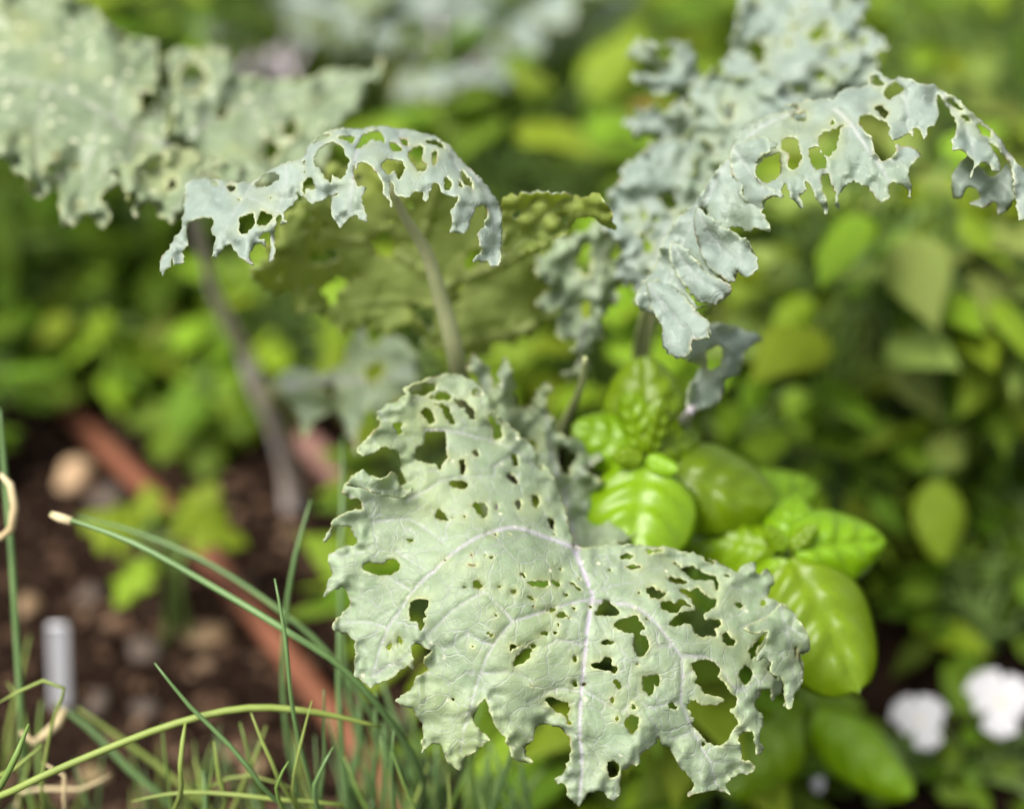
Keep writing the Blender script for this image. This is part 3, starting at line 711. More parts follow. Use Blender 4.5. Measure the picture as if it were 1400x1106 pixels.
# frilled margin of the same rosette behind it
rear = make_sheet([(785, 752), (768, 690), (740, 640), (700, 600), (672, 572), (650, 545), (655, 520), (640, 500), (648, 482), (668, 505), (675, 530), (690, 490), (702, 510), (705, 545), (718, 560), (730, 545), (740, 525), (752, 522), (756, 535), (745, 560),
                   (762, 575), (765, 595), (795, 598), (812, 612), (835, 612), (825, 630), (805, 640), (818, 655), (838, 665), (812, 675), (835, 700), (858, 715), (870, 735), (840, 745), (815, 752)],
                  [A1([(1020, 430), (1060, 425), (1080, 450), (1060, 485), (1030, 470)]), A1([(1185, 470), (1230, 460), (1265, 500), (1250, 570), (1200, 570)]), A1([(985, 240), (1015, 225), (1030, 250), (1000, 275)])],
                  [(785, 752, 34), (740, 640, 58), (660, 520, 62), (690, 490, 70), (752, 522, 76), (765, 595, 74), (835, 612, 88), (830, 690, 80), (860, 735, 60), (780, 650, 72)],
                  [(1.2, [(785, 750), (775, 690), (755, 620), (745, 560)]), (.7, [(770, 670), (800, 640), (830, 615)])], spacing=5, ruffle=9, rufwl=38, rufw=40, pucker=2, seed=9, jit=3.5, rough=8, frill=4, base=FOCUS+.016)
blade_object('leaf', [rear], kA, KB)
# umbrella leaf
ap_out = (A5([(95, 992), (78, 915), (100, 870), (140, 825), (165, 765), (205, 730), (215, 660), (225, 600), (228, 520), (238, 440), (300, 410), (430, 420), (560, 440), (640, 430), (730, 370), (830, 320), (930, 290),
              (960, 220), (1000, 190), (1050, 148), (1100, 128), (1180, 110), (1260, 115), (1300, 118), (1340, 100)])
          + A6([(115, 66), (200, 74), (260, 84), (330, 104), (390, 140), (430, 190), (480, 240), (530, 290), (570, 340), (588, 370), (602, 420), (602, 500), (598, 570), (585, 622), (555, 627), (545, 602), (490, 602),
                (495, 585), (520, 560), (505, 500), (530, 460), (545, 430), (535, 382), (500, 387), (490, 410), (470, 470), (450, 493), (394, 490), (402, 450), (395, 400), (420, 370), (430, 347), (400, 347), (365, 332),
                (345, 300), (328, 290), (315, 320), (305, 362), (285, 362), (285, 332), (260, 322), (230, 345), (215, 352), (182, 337), (165, 290), (152, 285), (155, 305), (162, 388), (145, 352), (122, 330), (130, 295), (105, 260),
                (85, 227), (60, 213), (30, 215), (18, 240)])
          + A5([(1245, 335), (1240, 400), (1265, 455), (1312, 470), (1290, 540), (1300, 580), (1322, 670), (1280, 660), (1250, 630), (1210, 650), (1165, 702), (1140, 682), (1108, 610), (1108, 530), (1145, 512), (1135, 498), (1080, 532), (1030, 548), (985, 562), (950, 532), (925, 522),
                (905, 490), (900, 530), (860, 580), (825, 612), (822, 650), (842, 682), (803, 692), (813, 640), (800, 628), (778, 655), (768, 700), (766, 800), (764, 906), (738, 906), (748, 800), (738, 742), (716, 737), (690, 752), (670, 775), (700, 772), (715, 775), (710, 817), (690, 800),
                (660, 810), (640, 830), (615, 865), (637, 922), (600, 912), (555, 885), (530, 840), (500, 810), (470, 820), (450, 850), (425, 882), (400, 872), (405, 800), (410, 760), (395, 750), (392, 720), (400, 690), (388, 645), (300, 655), (252, 685), (242, 720), (250, 790), (215, 860),
                (224, 912), (180, 922), (165, 935), (157, 885), (148, 935), (120, 955)]))
ap_holes = [A5(h) for h in (
    [(640, 450), (690, 405), (745, 378), (795, 390), (790, 420), (750, 445), (700, 465), (660, 468)], [(475, 460), (500, 448), (535, 465), (525, 488), (490, 485)], [(385, 430), (405, 422), (435, 440), (420, 460), (395, 455)],
    [(548, 650), (560, 635), (640, 620), (655, 650), (640, 690), (600, 738), (570, 742), (548, 710)], [(668, 640), (690, 605), (752, 630), (757, 650), (720, 690), (680, 700), (668, 680)],
    [(1005, 290), (1030, 230), (1080, 200), (1140, 195), (1180, 230), (1190, 280), (1213, 300), (1200, 360), (1195, 395), (1160, 415), (1112, 390), (1105, 440), (1075, 410), (1040, 360), (1005, 340)],
    [(930, 460), (945, 425), (980, 412), (1005, 440), (1012, 480), (960, 480), (945, 515), (932, 505)], [(1140, 162), (1200, 152), (1250, 165), (1228, 195), (1180, 188)],
    [(995, 200), (1030, 172), (1090, 145), (1108, 152), (1060, 175), (1015, 205)], [(935, 310), (955, 300), (950, 335), (938, 335)])]
ap_holes += [A6(h) for h in (
    [(22, 155), (36, 115), (70, 87), (110, 82), (136, 110), (130, 130), (100, 125), (90, 110), (70, 130), (40, 150)], [(125, 215), (150, 195), (200, 205), (212, 230), (190, 278), (172, 240), (150, 262), (130, 240)],
    [(155, 130), (190, 140), (200, 160), (170, 168)], [(190, 112), (215, 120), (230, 140), (215, 145)], [(230, 180), (265, 140), (285, 150), (280, 200), (300, 215), (295, 245), (260, 240)],
    [(320, 170), (340, 160), (345, 205), (327, 222)], [(295, 117), (340, 122), (368, 140), (372, 160), (340, 142), (302, 130)], [(368, 290), (378, 268), (398, 290), (392, 318), (375, 318)],
    [(432, 250), (445, 242), (480, 290), (485, 315), (458, 300)], [(427, 280), (440, 287), (445, 308), (432, 303)])]
ap_veins = [(1.2, A6([(55, 130), (30, 150), (15, 190), (10, 240), (0, 330), (-10, 420)])), (.7, A5([(830, 320), (840, 420), (800, 560), (770, 640), (755, 800)])), (.6, A5([(640, 440), (560, 560), (480, 700), (430, 840)])),
            (.7, A6([(390, 150), (440, 260), (500, 360), (450, 480)])), (.6, A6([(430, 190), (520, 300), (570, 420), (575, 600)])), (.5, A6([(200, 90), (170, 180), (160, 280)])), (.5, A5([(430, 440), (520, 500), (640, 540), (760, 600)]))]
ap_ctrl = [(220, 370, 6), (250, 270, 30), (300, 245, 32), (340, 245, 26), (400, 215, 24), (430, 190, 26), (460, 176, 32), (520, 174, 34), (590, 182, 34), (640, 215, 30), (680, 270, 22), (685, 350, 4), (640, 300, 0), (620, 250, 6), (560, 250, 0), (560, 210, 14),
           (500, 220, 8), (480, 300, -8), (400, 290, -2), (360, 340, -4), (330, 300, 2), (290, 330, 4), (420, 240, 6), (660, 340, -2), (440, 215, 12)]
apron = make_sheet(ap_out, ap_holes, ap_ctrl, ap_veins, spacing=3.1, jit=1.4, rough=5.0, ruffle=3.4, rufwl=55, rufw=40, pucker=.6, puckwl=34, curl=1.0, seed=14, vamp=1.2, branch=True, frill=1.6, tiny=40, tinyr=1.5, tinybox=(230, 180, 690, 340))
frill = make_sheet(A6([(604, 350), (660, 342), (740, 320), (790, 330), (850, 330), (910, 346), (960, 342), (1000, 358), (1030, 410), (1052, 470), (1000, 450), (940, 425), (890, 450), (850, 500), (800, 520), (770, 545), (700, 580), (650, 605), (600, 625), (603, 500)]),
                   [A6([(640, 400), (670, 395), (675, 420), (650, 425)]), A6([(820, 420), (860, 410), (855, 440)])],
                   [(688, 270, 26), (760, 262, 24), (830, 270, 20), (840, 310, 24), (690, 350, 36), (760, 320, 34), (700, 330, 36)], [(.8, A6([(604, 600), (680, 520), (760, 430), (850, 350)]))], spacing=4, ruffle=7, rufwl=36, seed=21, under=True, jit=3.0, rough=7, frill=1.8, base=FOCUS+.008, branch=True)
lower = make_sheet([(372, 330), (400, 285), (440, 240), (500, 215), (580, 215), (650, 240), (690, 300), (740, 330), (770, 380), (795, 412), (770, 425), (740, 447), (700, 465), (660, 478), (625, 486), (590, 478), (560, 450), (530, 462), (500, 440), (470, 455), (450, 425), (410, 430), (390, 400), (352, 395), (345, 365)],
                   [[(510, 330), (530, 322), (540, 340), (520, 350)], [(640, 345), (665, 340), (668, 365), (645, 368)], [(430, 350), (455, 345), (450, 365)], [(560, 425), (580, 415), (590, 435), (570, 445)], [(440, 395), (465, 385), (470, 402), (450, 412)]],
                   [(372, 330, 45), (440, 240, 48), (520, 215, 46), (650, 240, 48), (740, 340, 66), (790, 412, 84), (700, 465, 92), (625, 486, 86), (500, 445, 80), (352, 390, 70), (590, 360, 78), (470, 360, 70), (680, 400, 84)],
                   [(2.0, [(620, 486), (605, 420), (585, 350), (550, 290), (520, 240)]), (1.4, [(600, 395), (660, 370), (700, 350), (740, 335)]), (1.5, [(632, 470), (690, 458), (740, 440), (790, 412)]), (1.1, [(595, 380), (550, 350), (500, 330), (420, 320)]), (1.0, [(575, 330), (590, 280), (600, 240)]), (.8, [(605, 420), (540, 410), (470, 420)])],
                   spacing=4.5, ruffle=5, rufwl=70, rufw=50, pucker=1, seed=27, under=True, vamp=-2.0, jit=9, rough=13, base=FOCUS+.05, frill=2.2, branch=True, tiny=60, tinyr=2.6, tinybox=(350, 230, 640, 480))
ul = blade_object('leaf', [apron, frill, lower], kA, KBL); ul['label'] = 'umbrella leaf bitten to a lacy fringe'
side = make_sheet([(735, 350), (760, 330), (800, 310), (840, 305), (875, 330), (885, 365), (868, 395), (850, 380), (848, 410), (830, 430), (822, 465), (806, 470), (800, 505), (780, 525), (772, 515), (788, 490), (785, 465), (768, 470), (758, 450), (770, 425), (748, 432), (735, 420), (752, 395), (738, 380)],
                  [[(785, 350), (800, 340), (812, 362), (795, 372)], [(842, 335), (856, 340), (852, 358), (845, 356)], [(795, 415), (806, 410), (806, 430), (798, 434)]],
                  [(735, 350, 60), (840, 305, 70), (885, 365, 74), (780, 525, 66), (760, 440, 60), (820, 420, 66)], [(.8, [(790, 500), (800, 440), (815, 380), (830, 320)])], spacing=4, ruffle=6, rufwl=34, rufw=30, pucker=1.5, seed=33, jit=6.5, rough=9, frill=5, base=FOCUS+.05)
blade_object('leaf', [side], kA, KB)
tubes('petiole', [([P(532, 250, .598), P(552, 295, .612), P(583, 345, .626), P(600, 400, .634), P(612, 440, .64), P(624, 490, .65), P(640, 560, .70), P(660, 640, .78)], [.0012, .002, .003, .0036, .004, .0043, .005, .006])], kA, M['kale_stem'], sides=12)
tubes('petiole', [([P(786, 754, .576), P(780, 762, .60), P(750, 745, .68), P(700, 720, .78)], [.0028, .0034, .0045, .0055])], kA, M['kale_lilac'], sides=12)
tubes('petiole', [([P(800, 490, .615), P(790, 540, .65), P(740, 640, .76)], [.0012, .0018, .003])], kA, M['kale_stem'], sides=10)
tubes('stem', [([kA.location+Vector((0, 0, -.02)), P(700, 790, .93), P(695, 720, .82), P(670, 650, .80)], [.013, .012, .010, .007])], kA, M['kale_lilac'], sides=14)

# ------------------------------------------------------------------ kale plant on the right
kB = thing('kale_plant', G(985, 800), 'bluish kale plant arching over the basil with tattered hanging leaf edges', 'kale', 'curly kale plants')
r_out = (A7([(60, 770), (85, 715), (120, 680), (150, 590), (190, 530), (250, 470), (300, 390), (340, 350), (355, 310), (380, 260), (430, 232), (500, 207), (560, 195)])
         + A8([(-20, 330), (60, 310), (150, 300), (230, 300), (265, 260), (330, 235), (415, 228), (425, 175), (450, 130), (500, 172), (545, 200), (590, 180), (640, 190), (720, 215), (790, 225), (830, 265), (900, 290), (960, 350), (1040, 420), (1110, 480),
               (1160, 560), (1230, 650), (1290, 700), (1350, 800), (1360, 900), (1300, 930), (1262, 948), (1238, 950), (1222, 870), (1217, 790), (1202, 690), (1180, 640), (1130, 565), (1080, 530), (1072, 540), (1092, 562), (1132, 640), (1130, 692), (1110, 690), (1060, 640), (1010, 660), (975, 722), (990, 660), (985, 620), (950, 592), (930, 562),
               (880, 572), (878, 520), (900, 460), (893, 405), (865, 360), (830, 310), (802, 275), (792, 320), (806, 370), (795, 400), (782, 440), (742, 452), (725, 513), (690, 455), (655, 460), (670, 475), (662, 500), (645, 485), (600, 505), (560, 517), (530, 492), (543, 450),
               (520, 420), (470, 402), (430, 380), (382, 395), (368, 430), (392, 445), (412, 482), (450, 530), (457, 590), (490, 636), (530, 625), (570, 590), (575, 545), (620, 550), (670, 565), (707, 600), (660, 650), (632, 710), (652, 740), (657, 800), (640, 828), (638, 800), (610, 762),
               (560, 747), (532, 762), (540, 830), (500, 860), (450, 812), (430, 772), (390, 762), (350, 735), (300, 780), (262, 820), (268, 888), (240, 872), (250, 800), (227, 760), (207, 702), (172, 715), (182, 800), (207, 890), (195, 918), (140, 820), (110, 762), (82, 740), (78, 792),
               (52, 830), (66, 888), (48, 890)])
         + A7([(530, 450), (512, 420), (500, 445), (507, 462), (470, 460), (450, 480), (445, 508), (470, 545), (468, 564), (425, 558), (412, 572), (360, 552), (350, 572), (395, 590), (415, 620), (434, 682), (400, 702), (370, 687), (364, 722), (340, 716), (302, 702), (346, 722), (352, 752), (300, 790),
               (242, 802), (288, 842), (286, 892), (236, 892), (230, 938), (185, 952), (150, 922), (145, 860), (120, 820), (80, 805)]))
r_holes = [A8(h) for h in ([(145, 520), (170, 480), (230, 460), (292, 438), (270, 470), (265, 520), (238, 585), (215, 618), (178, 580)], [(97, 590), (115, 552), (150, 560), (180, 600), (206, 632), (190, 668), (132, 678)],
    [(8, 400), (50, 387), (98, 372), (80, 410), (40, 420)], [(215, 430), (230, 415), (245, 430), (228, 440)], [(460, 342), (490, 332), (528, 370), (508, 405), (482, 390)], [(505, 262), (560, 205), (615, 240), (598, 265), (540, 298), (512, 290)],
    [(430, 188), (452, 160), (500, 203), (520, 212), (495, 228), (440, 218)], [(850, 310), (890, 320), (940, 358), (910, 360)], [(930, 395), (950, 390), (975, 420), (950, 422)], [(1008, 440), (1030, 427), (1078, 460), (1086, 505), (1050, 498)], [(1118, 580), (1140, 572), (1175, 640), (1150, 640), (1130, 615)])]
r_holes += [A7(h) for h in ([(507, 290), (540, 280), (560, 310), (563, 350), (540, 383), (522, 370), (530, 330), (507, 320)], [(427, 380), (450, 347), (498, 332), (503, 360), (496, 405), (455, 422), (432, 405)], [(385, 430), (398, 430), (400, 455), (388, 460)],
    [(537, 215), (580, 207), (570, 233), (547, 231)], [(200, 660), (225, 650), (215, 690), (200, 700)], [(320, 570), (335, 570), (330, 588), (318, 585)], [(265, 500), (280, 498), (278, 518), (266, 515)], [(215, 740), (240, 735), (280, 785), (250, 795)])]
r_veins = [(1.4, A8([(250, 360), (330, 435), (400, 540), (480, 650), (530, 730), (555, 750)])), (.9, A8([(330, 435), (250, 470), (200, 560), (190, 700)])), (.9, A8([(545, 210), (620, 300), (640, 420), (640, 480)])), (.8, A8([(830, 270), (900, 370), (970, 500), (1000, 620)])),
           (1.0, A7([(560, 200), (430, 260), (350, 350), (260, 500), (190, 640), (150, 800)])), (.7, A7([(355, 340), (400, 410), (480, 450)])), (.6, A7([(250, 500), (330, 590), (420, 650)])), (.6, A7([(190, 620), (250, 720), (320, 760)])), (.6, A8([(490, 650), (600, 620), (700, 600)])), (.8, A8([(1110, 490), (1180, 620), (1230, 800), (1250, 940)]))]
r_ctrl = [(868, 400, 34), (900, 480, 26), (960, 440, 14), (930, 330, 28), (1030, 360, 8), (1000, 260, 14), (1020, 190, 26), (1060, 160, 34), (1120, 140, 38), (1190, 100, 44), (1240, 105, 34), (1290, 130, 26), (1340, 170, 22), (1400, 240, 22), (1420, 290, 18), (1100, 240, 2), (1180, 200, 4), (1130, 280, -6),
          (1210, 260, -8), (1250, 200, 4), (1330, 220, 6), (1300, 200, 12), (1060, 240, 4), (1080, 200, 12), (1395, 290, 8), (960, 300, 20)]
ra = make_sheet(r_out, r_holes, r_ctrl, r_veins, spacing=3.4, jit=1.6, rough=5.5, ruffle=4.0, rufwl=46, rufw=36, pucker=1.1, puckwl=36, curl=1.2, seed=41, vamp=1.4, branch=True, frill=2.2, tiny=46, tinyr=1.6, tinybox=(880, 110, 1390, 470))
rb = make_sheet(A8([(880, 832), (868, 760), (890, 680), (955, 605), (1000, 640), (1060, 700), (1100, 722), (1175, 640), (1212, 760), (1195, 880), (1130, 930), (1110, 860), (1050, 880), (970, 862), (1028, 832), (1000, 780), (960, 770), (930, 830)]),
                [], [(1300, 260, 26), (1320, 215, 22), (1375, 230, 24), (1370, 290, 20), (1320, 280, 26)], [(.6, A8([(1180, 650), (1170, 780), (1140, 920)]))], spacing=4.5, ruffle=5, rufwl=34, seed=44)
rf = []
for i_, (o_, z_) in enumerate([
    ([(355, 310), (400, 285), (450, 278), (490, 300), (470, 325), (435, 350), (425, 385), (440, 420), (500, 450), (505, 464), (470, 462), (448, 480), (445, 510), (470, 545), (466, 562), (430, 548), (410, 500), (380, 450), (358, 390), (350, 345)], (0, 6)),
    ([(250, 500), (290, 520), (340, 560), (395, 590), (415, 620), (434, 682), (400, 702), (370, 687), (364, 722), (335, 716), (300, 690), (270, 660), (248, 600), (240, 540)], (4, 10)),
    ([(170, 600), (215, 620), (250, 660), (300, 700), (346, 722), (352, 752), (300, 790), (262, 780), (240, 770), (215, 730), (190, 700), (165, 650)], (6, 12)),
    ([(95, 720), (140, 710), (190, 740), (230, 790), (288, 842), (286, 892), (236, 892), (230, 938), (185, 952), (150, 922), (145, 860), (110, 800)], (6, 12))]):
    pts_ = A7(o_); xs_ = [p_[0] for p_ in pts_]; ys_ = [p_[1] for p_ in pts_]; b_ = rbf(r_ctrl)
    ct_ = [(p_[0], p_[1], float(b_(np.array([p_]))[0]) - (z_[0] if p_[0] < (min(xs_)+max(xs_))/2 else z_[1])) for p_ in pts_[::2]]
    rf.append(make_sheet(pts_, [], ct_, [(.7, [((xs_[0]+min(xs_))/2, ys_[0]), (sum(xs_)/len(xs_), sum(ys_)/len(ys_)), (max(xs_)-4, max(ys_)-12)])], spacing=3.6, ruffle=4.5, rufwl=38, rufw=30, pucker=.5, curl=2.0, seed=90+i_, jit=2.2, rough=6))
rl = blade_object('leaf', [ra, rb]+rf, kB, KBL); rl['label'] = 'arched leaf with ragged hanging fringe'
# pale ruffled leaf behind it
pl = make_sheet([(858, 75), (875, 55), (905, 60), (930, 52), (950, 80), (965, 110), (968, 160), (985, 210), (965, 285), (940, 275), (925, 240), (905, 200), (870, 185), (856, 165), (880, 150), (915, 150), (925, 135), (880, 118), (868, 100), (900, 100)],
                [[(905, 72), (918, 70), (920, 84), (910, 90)], [(938, 122), (948, 118), (950, 138), (940, 142)]],
                [(858, 75, 105), (940, 75, 100), (968, 160, 92), (965, 285, 70), (860, 170, 100), (920, 120, 92)],
                [(.8, [(965, 270), (950, 180), (920, 110)]), (.6, [(945, 170), (900, 165), (860, 172)])], spacing=4.5, ruffle=11, rufwl=32, rufw=40, pucker=1.5, puckwl=30, seed=52, jit=6, rough=8, frill=4.5, base=FOCUS+.06)
pl2 = make_sheet([(1000, 60), (1012, 0), (1020, -40), (1200, -40), (1175, -5), (1195, 10), (1170, 28), (1200, 45), (1218, 62), (1195, 75), (1205, 95), (1180, 120), (1150, 138), (1100, 165), (1060, 185), (1020, 215), (985, 250), (980, 190), (1000, 130), (985, 100)],
                 [[(1024, 62), (1040, 52), (1046, 76), (1030, 86)], [(1110, 42), (1130, 34), (1134, 50), (1116, 58)], [(1012, 122), (1024, 116), (1026, 138), (1016, 144)]],
                 [(1000, 60, 100), (1012, -40, 125), (1200, -40, 130), (1210, 60, 100), (1180, 120, 82), (1060, 180, 76), (985, 250, 72), (1090, 60, 92), (1040, 60, 104), (1140, 90, 84)],
                 [(.9, [(985, 240), (1020, 150), (1070, 70), (1120, -20)]), (.7, [(1040, 120), (1110, 90), (1190, 70)])], spacing=4.5, ruffle=12, rufwl=36, rufw=60, pucker=2, puckwl=30, seed=55, jit=6, rough=8, frill=4.5, base=FOCUS+.055, branch=True, tiny=30, tinyr=2.5, tinybox=(990, -20, 1200, 160))
blade_object('leaf', [pl, pl2], kB, KBL)
tubes('petiole', [([P(1030, -60, .82), P(1012, 30, .78), P(1000, 120, .74), P(985, 200, .71), P(966, 272, .665)], [.0015, .002, .0024, .0026, .0026])], kB, M['kale_pale'], sides=10)
pg = make_sheet([(830, 270), (850, 235), (885, 200), (930, 185), (975, 200), (990, 240), (960, 280), (945, 320), (915, 350), (900, 400), (875, 420), (862, 390), (840, 380), (848, 340), (825, 320)],
                [[(900, 270), (925, 265), (920, 290)], [(870, 320), (890, 315), (885, 340)]], [(830, 270, 110), (930, 185, 125), (990, 240, 110), (945, 320, 92), (880, 420, 86), (880, 300, 100)],
                [(1.0, [(890, 410), (905, 330), (925, 260), (940, 200)])], spacing=4.8, ruffle=9, rufwl=36, rufw=40, pucker=2, seed=58, jit=6, rough=9, frill=5.5, branch=True, tiny=24, tinyr=2.5, tinybox=(835, 200, 985, 400))
pf = make_sheet([(945, 120), (975, 95), (1010, 110), (1045, 95), (1080, 120), (1115, 150), (1070, 185), (1030, 205), (1005, 240), (975, 300), (950, 300), (930, 262), (948, 230), (930, 190), (950, 165)], [[(985, 150), (1000, 145), (1004, 165), (990, 170)], [(960, 215), (972, 212), (972, 230)]],
                [(945, 120, 110), (1045, 95, 105), (1115, 150, 86), (1005, 240, 76), (950, 300, 84), (930, 190, 108), (990, 170, 92)], [(.8, [(960, 290), (980, 210), (1010, 120)])], spacing=4.5, ruffle=9, rufwl=32, rufw=40, pucker=2, seed=59, jit=5, rough=8, frill=5, branch=True, base=FOCUS+.03)
blade_object('leaf', [pg, pf], kB, KBL)
ps = make_sheet([(930, 470), (960, 440), (1000, 445), (1045, 462), (1020, 480), (1010, 510), (990, 520), (985, 550), (955, 562), (938, 555), (945, 525), (960, 500), (940, 495)], [[(965, 480), (985, 475), (985, 500), (968, 505)]],
                [(930, 470, 60), (1045, 462, 80), (955, 562, 70), (980, 500, 70)], [(1.0, [(950, 555), (970, 510), (1000, 460)])], spacing=5, ruffle=7, rufwl=34, seed=63, jit=1.8)
blade_object('leaf', [ps], kB, KBL)
tubes('petiole', [([P(960, 275, .63), P(925, 360, .68), P(885, 470, .75), P(890, 600, .84), kB.location+Vector((0, 0, .06))], [.002, .0025, .003, .004, .006])], kB, M['kale_stem'], sides=10)
tubes('petiole', [([P(885, 415, .635), P(872, 500, .72), P(885, 640, .84), kB.location+Vector((0.01, 0, .05))], [.002, .003, .004, .005])], kB, M['kale_stem'], sides=10)
tubes('petiole', [([P(945, 560, .618), P(930, 590, .70), P(910, 650, .84), kB.location+Vector((0, .01, .04))], [.002, .003, .004, .005])], kB, M['kale_lilac'], sides=10)
tubes('stem', [([kB.location+Vector((0, 0, -.02)), kB.location+Vector((0, -.01, .07))], [.012, .009])], kB, M['kale_lilac'], sides=12)

# ------------------------------------------------------------------ kale plant on the left
kC = thing('kale_plant', G(402, 690), 'kale plant with a lilac stalk rising from the soil and a broad blistered leaf', 'kale', 'curly kale plants')
l_a = make_sheet([(-60, -30)] + A9([(60, -60), (250, -40), (340, 0), (420, 30), (480, 100), (560, 150), (640, 165), (690, 180), (705, 230), (690, 320), (720, 420), (740, 520), (760, 640), (820, 668), (880, 680), (940, 715), (960, 742), (830, 792), (780, 802), (700, 842), (640, 822), (590, 852), (560, 812), (480, 832), (455, 890), (495, 930), (492, 992), (450, 1008), (380, 962),
                 (320, 1012), (268, 1002), (265, 850), (245, 800), (230, 852), (180, 872), (130, 852), (120, 792), (70, 782), (50, 732), (0, 702)]) + [(-60, 235)],
                 [A9([(170, 735), (240, 735), (240, 755), (180, 755)]), A9([(350, 900), (375, 900), (370, 920), (350, 920)]), A9([(670, 830), (700, 822), (705, 840)]), A9([(230, 690), (250, 690), (245, 715)]), A9([(640, 420), (690, 425), (680, 480), (640, 480)]), A9([(335, 745), (355, 745), (350, 760)])],
                 [(-60, -30, 190), (80, -20, 190), (150, 40, 165), (210, 60, 160), (215, 110, 140), (235, 200, 120), (290, 228, 85), (250, 245, 78), (150, 290, 74), (90, 300, 76), (0, 215, 90), (-60, 235, 95), (100, 200, 100), (100, 120, 128), (30, 60, 155), (170, 205, 100)],
                 [(1.6, A9([(760, 650), (600, 600), (420, 480), (200, 380), (-60, 330)])), (1.0, A9([(420, 480), (420, 640), (380, 800), (400, 940)])), (.9, A9([(600, 600), (560, 720), (480, 800)])), (1.0, A9([(500, 530), (520, 380), (600, 200)])), (1.0, A9([(300, 430), (300, 250), (340, 60)])), (.9, A9([(200, 380), (160, 600), (180, 840)]))],
                 spacing=4.8, ruffle=7, rufwl=48, rufw=60, pucker=1.6, puckwl=30, seed=71, jit=3.2, rough=10, vamp=1.8, branch=True, frill=4.5, base=FOCUS+.035)
l_b = make_sheet(A9([(722, 240), (800, 222), (900, 208), (1000, 215), (1035, 250), (1060, 330), (1150, 350), (1250, 360), (1340, 350), (1440, 320), (1560, 300), (1640, 320), (1690, 270), (1700, 300), (1650, 380), (1600, 470), (1520, 560), (1480, 640), (1440, 740), (1300, 790), (1150, 830), (1000, 850), (930, 770), (880, 690), (800, 670), (745, 640), (770, 520), (760, 400), (730, 330)]),
                 [A9([(780, 330), (850, 280), (912, 300), (932, 350), (890, 392), (800, 390)]), A9([(1150, 690), (1200, 650), (1240, 660), (1190, 720)]), A9([(1260, 560), (1320, 555), (1310, 590), (1270, 590)]), A9([(960, 480), (1020, 470), (1010, 520), (970, 530)])],
                 [(225, 75, 175), (310, 66, 190), (330, 105, 170), (420, 108, 180), (500, 90, 190), (480, 150, 160), (420, 197, 130), (320, 225, 102), (430, 230, 112), (330, 255, 88), (240, 200, 122), (250, 140, 150), (350, 160, 145)],
                 [(1.3, A9([(760, 650), (900, 560), (1100, 460), (1400, 400), (1650, 340)])), (.9, A9([(900, 560), (950, 400), (1000, 240)])), (.9, A9([(1100, 460), (1150, 560), (1180, 650)]))],
                 spacing=4.8, ruffle=9, rufwl=42, rufw=60, pucker=1.6, puckwl=30, seed=77, jit=4.5, rough=10, vamp=1.8, branch=True, frill=4.5, base=FOCUS+.035)
l_c = make_sheet([(150, 232), (190, 214), (240, 205), (300, 215), (350, 235), (345, 262), (312, 262), (285, 275), (268, 268), (255, 292), (235, 305), (218, 292), (206, 272), (186, 292), (172, 266)], [[(225, 250), (240, 246), (242, 262), (228, 266)], [(285, 240), (300, 238), (298, 250)]],
                 [(150, 232, 80), (240, 205, 104), (350, 235, 96), (235, 305, 60), (186, 290, 66), (300, 265, 70), (240, 250, 80)], [(.8, [(300, 225), (260, 250), (235, 295)])], spacing=4.8, ruffle=7, rufwl=36, rufw=40, pucker=1.5, seed=79, jit=5, rough=9, frill=4.5, base=FOCUS+.02)
ll = blade_object('leaf', [l_a, l_b, l_c], kC, [M['kale_specks_glints'], M['kale_under']]); ll['label'] = 'broad blistered leaf with pale specks and painted glints'
lo = make_sheet([(375, 520), (400, 500), (440, 510), (470, 495), (480, 460), (495, 445), (510, 470), (530, 455), (555, 470), (580, 500), (570, 530), (545, 545), (530, 560), (525, 590), (505, 560), (490, 590), (488, 620), (470, 580), (455, 560), (430, 575), (415, 600), (405, 565), (385, 545)],
                [[(500, 500), (520, 492), (525, 512), (505, 520)], [(440, 530), (460, 525), (455, 545)]], [(375, 520, 260), (480, 460, 230), (555, 470, 200), (530, 560, 190), (488, 620, 190), (410, 590, 230), (480, 530, 215)],
                [(1.2, [(380, 530), (450, 520), (520, 520), (570, 500)])], spacing=6, ruffle=14, rufwl=40, rufw=30, pucker=5, seed=81, jit=2.5)
blade_object('leaf', [lo], kC, KB)
tubes('stem', [([kC.location+Vector((0, 0, -.02)), P(396, 640, 1.12), P(374, 575, 1.06), P(352, 530, 1.03), P(333, 480, 1.0), P(312, 440, .96), P(292, 400, .93), P(283, 365, .89), P(266, 300, .84), P(258, 255, .77)], [.010, .0085, .007, .0072, .005, .0046, .0038, .0034, .0034, .0036])], kC, M['kale_stalk'], sides=14)
tubes('petiole', [([P(258, 255, .78), P(246, 228, .745), P(235, 206, .712)], [.004, .003, .0022])], kC, M['kale_stem'], sides=10)
tubes('petiole', [([P(372, 560, 1.06), P(376, 535, .95), P(382, 528, .815)], [.006, .004, .003])], kC, M['kale_stem'], sides=10)

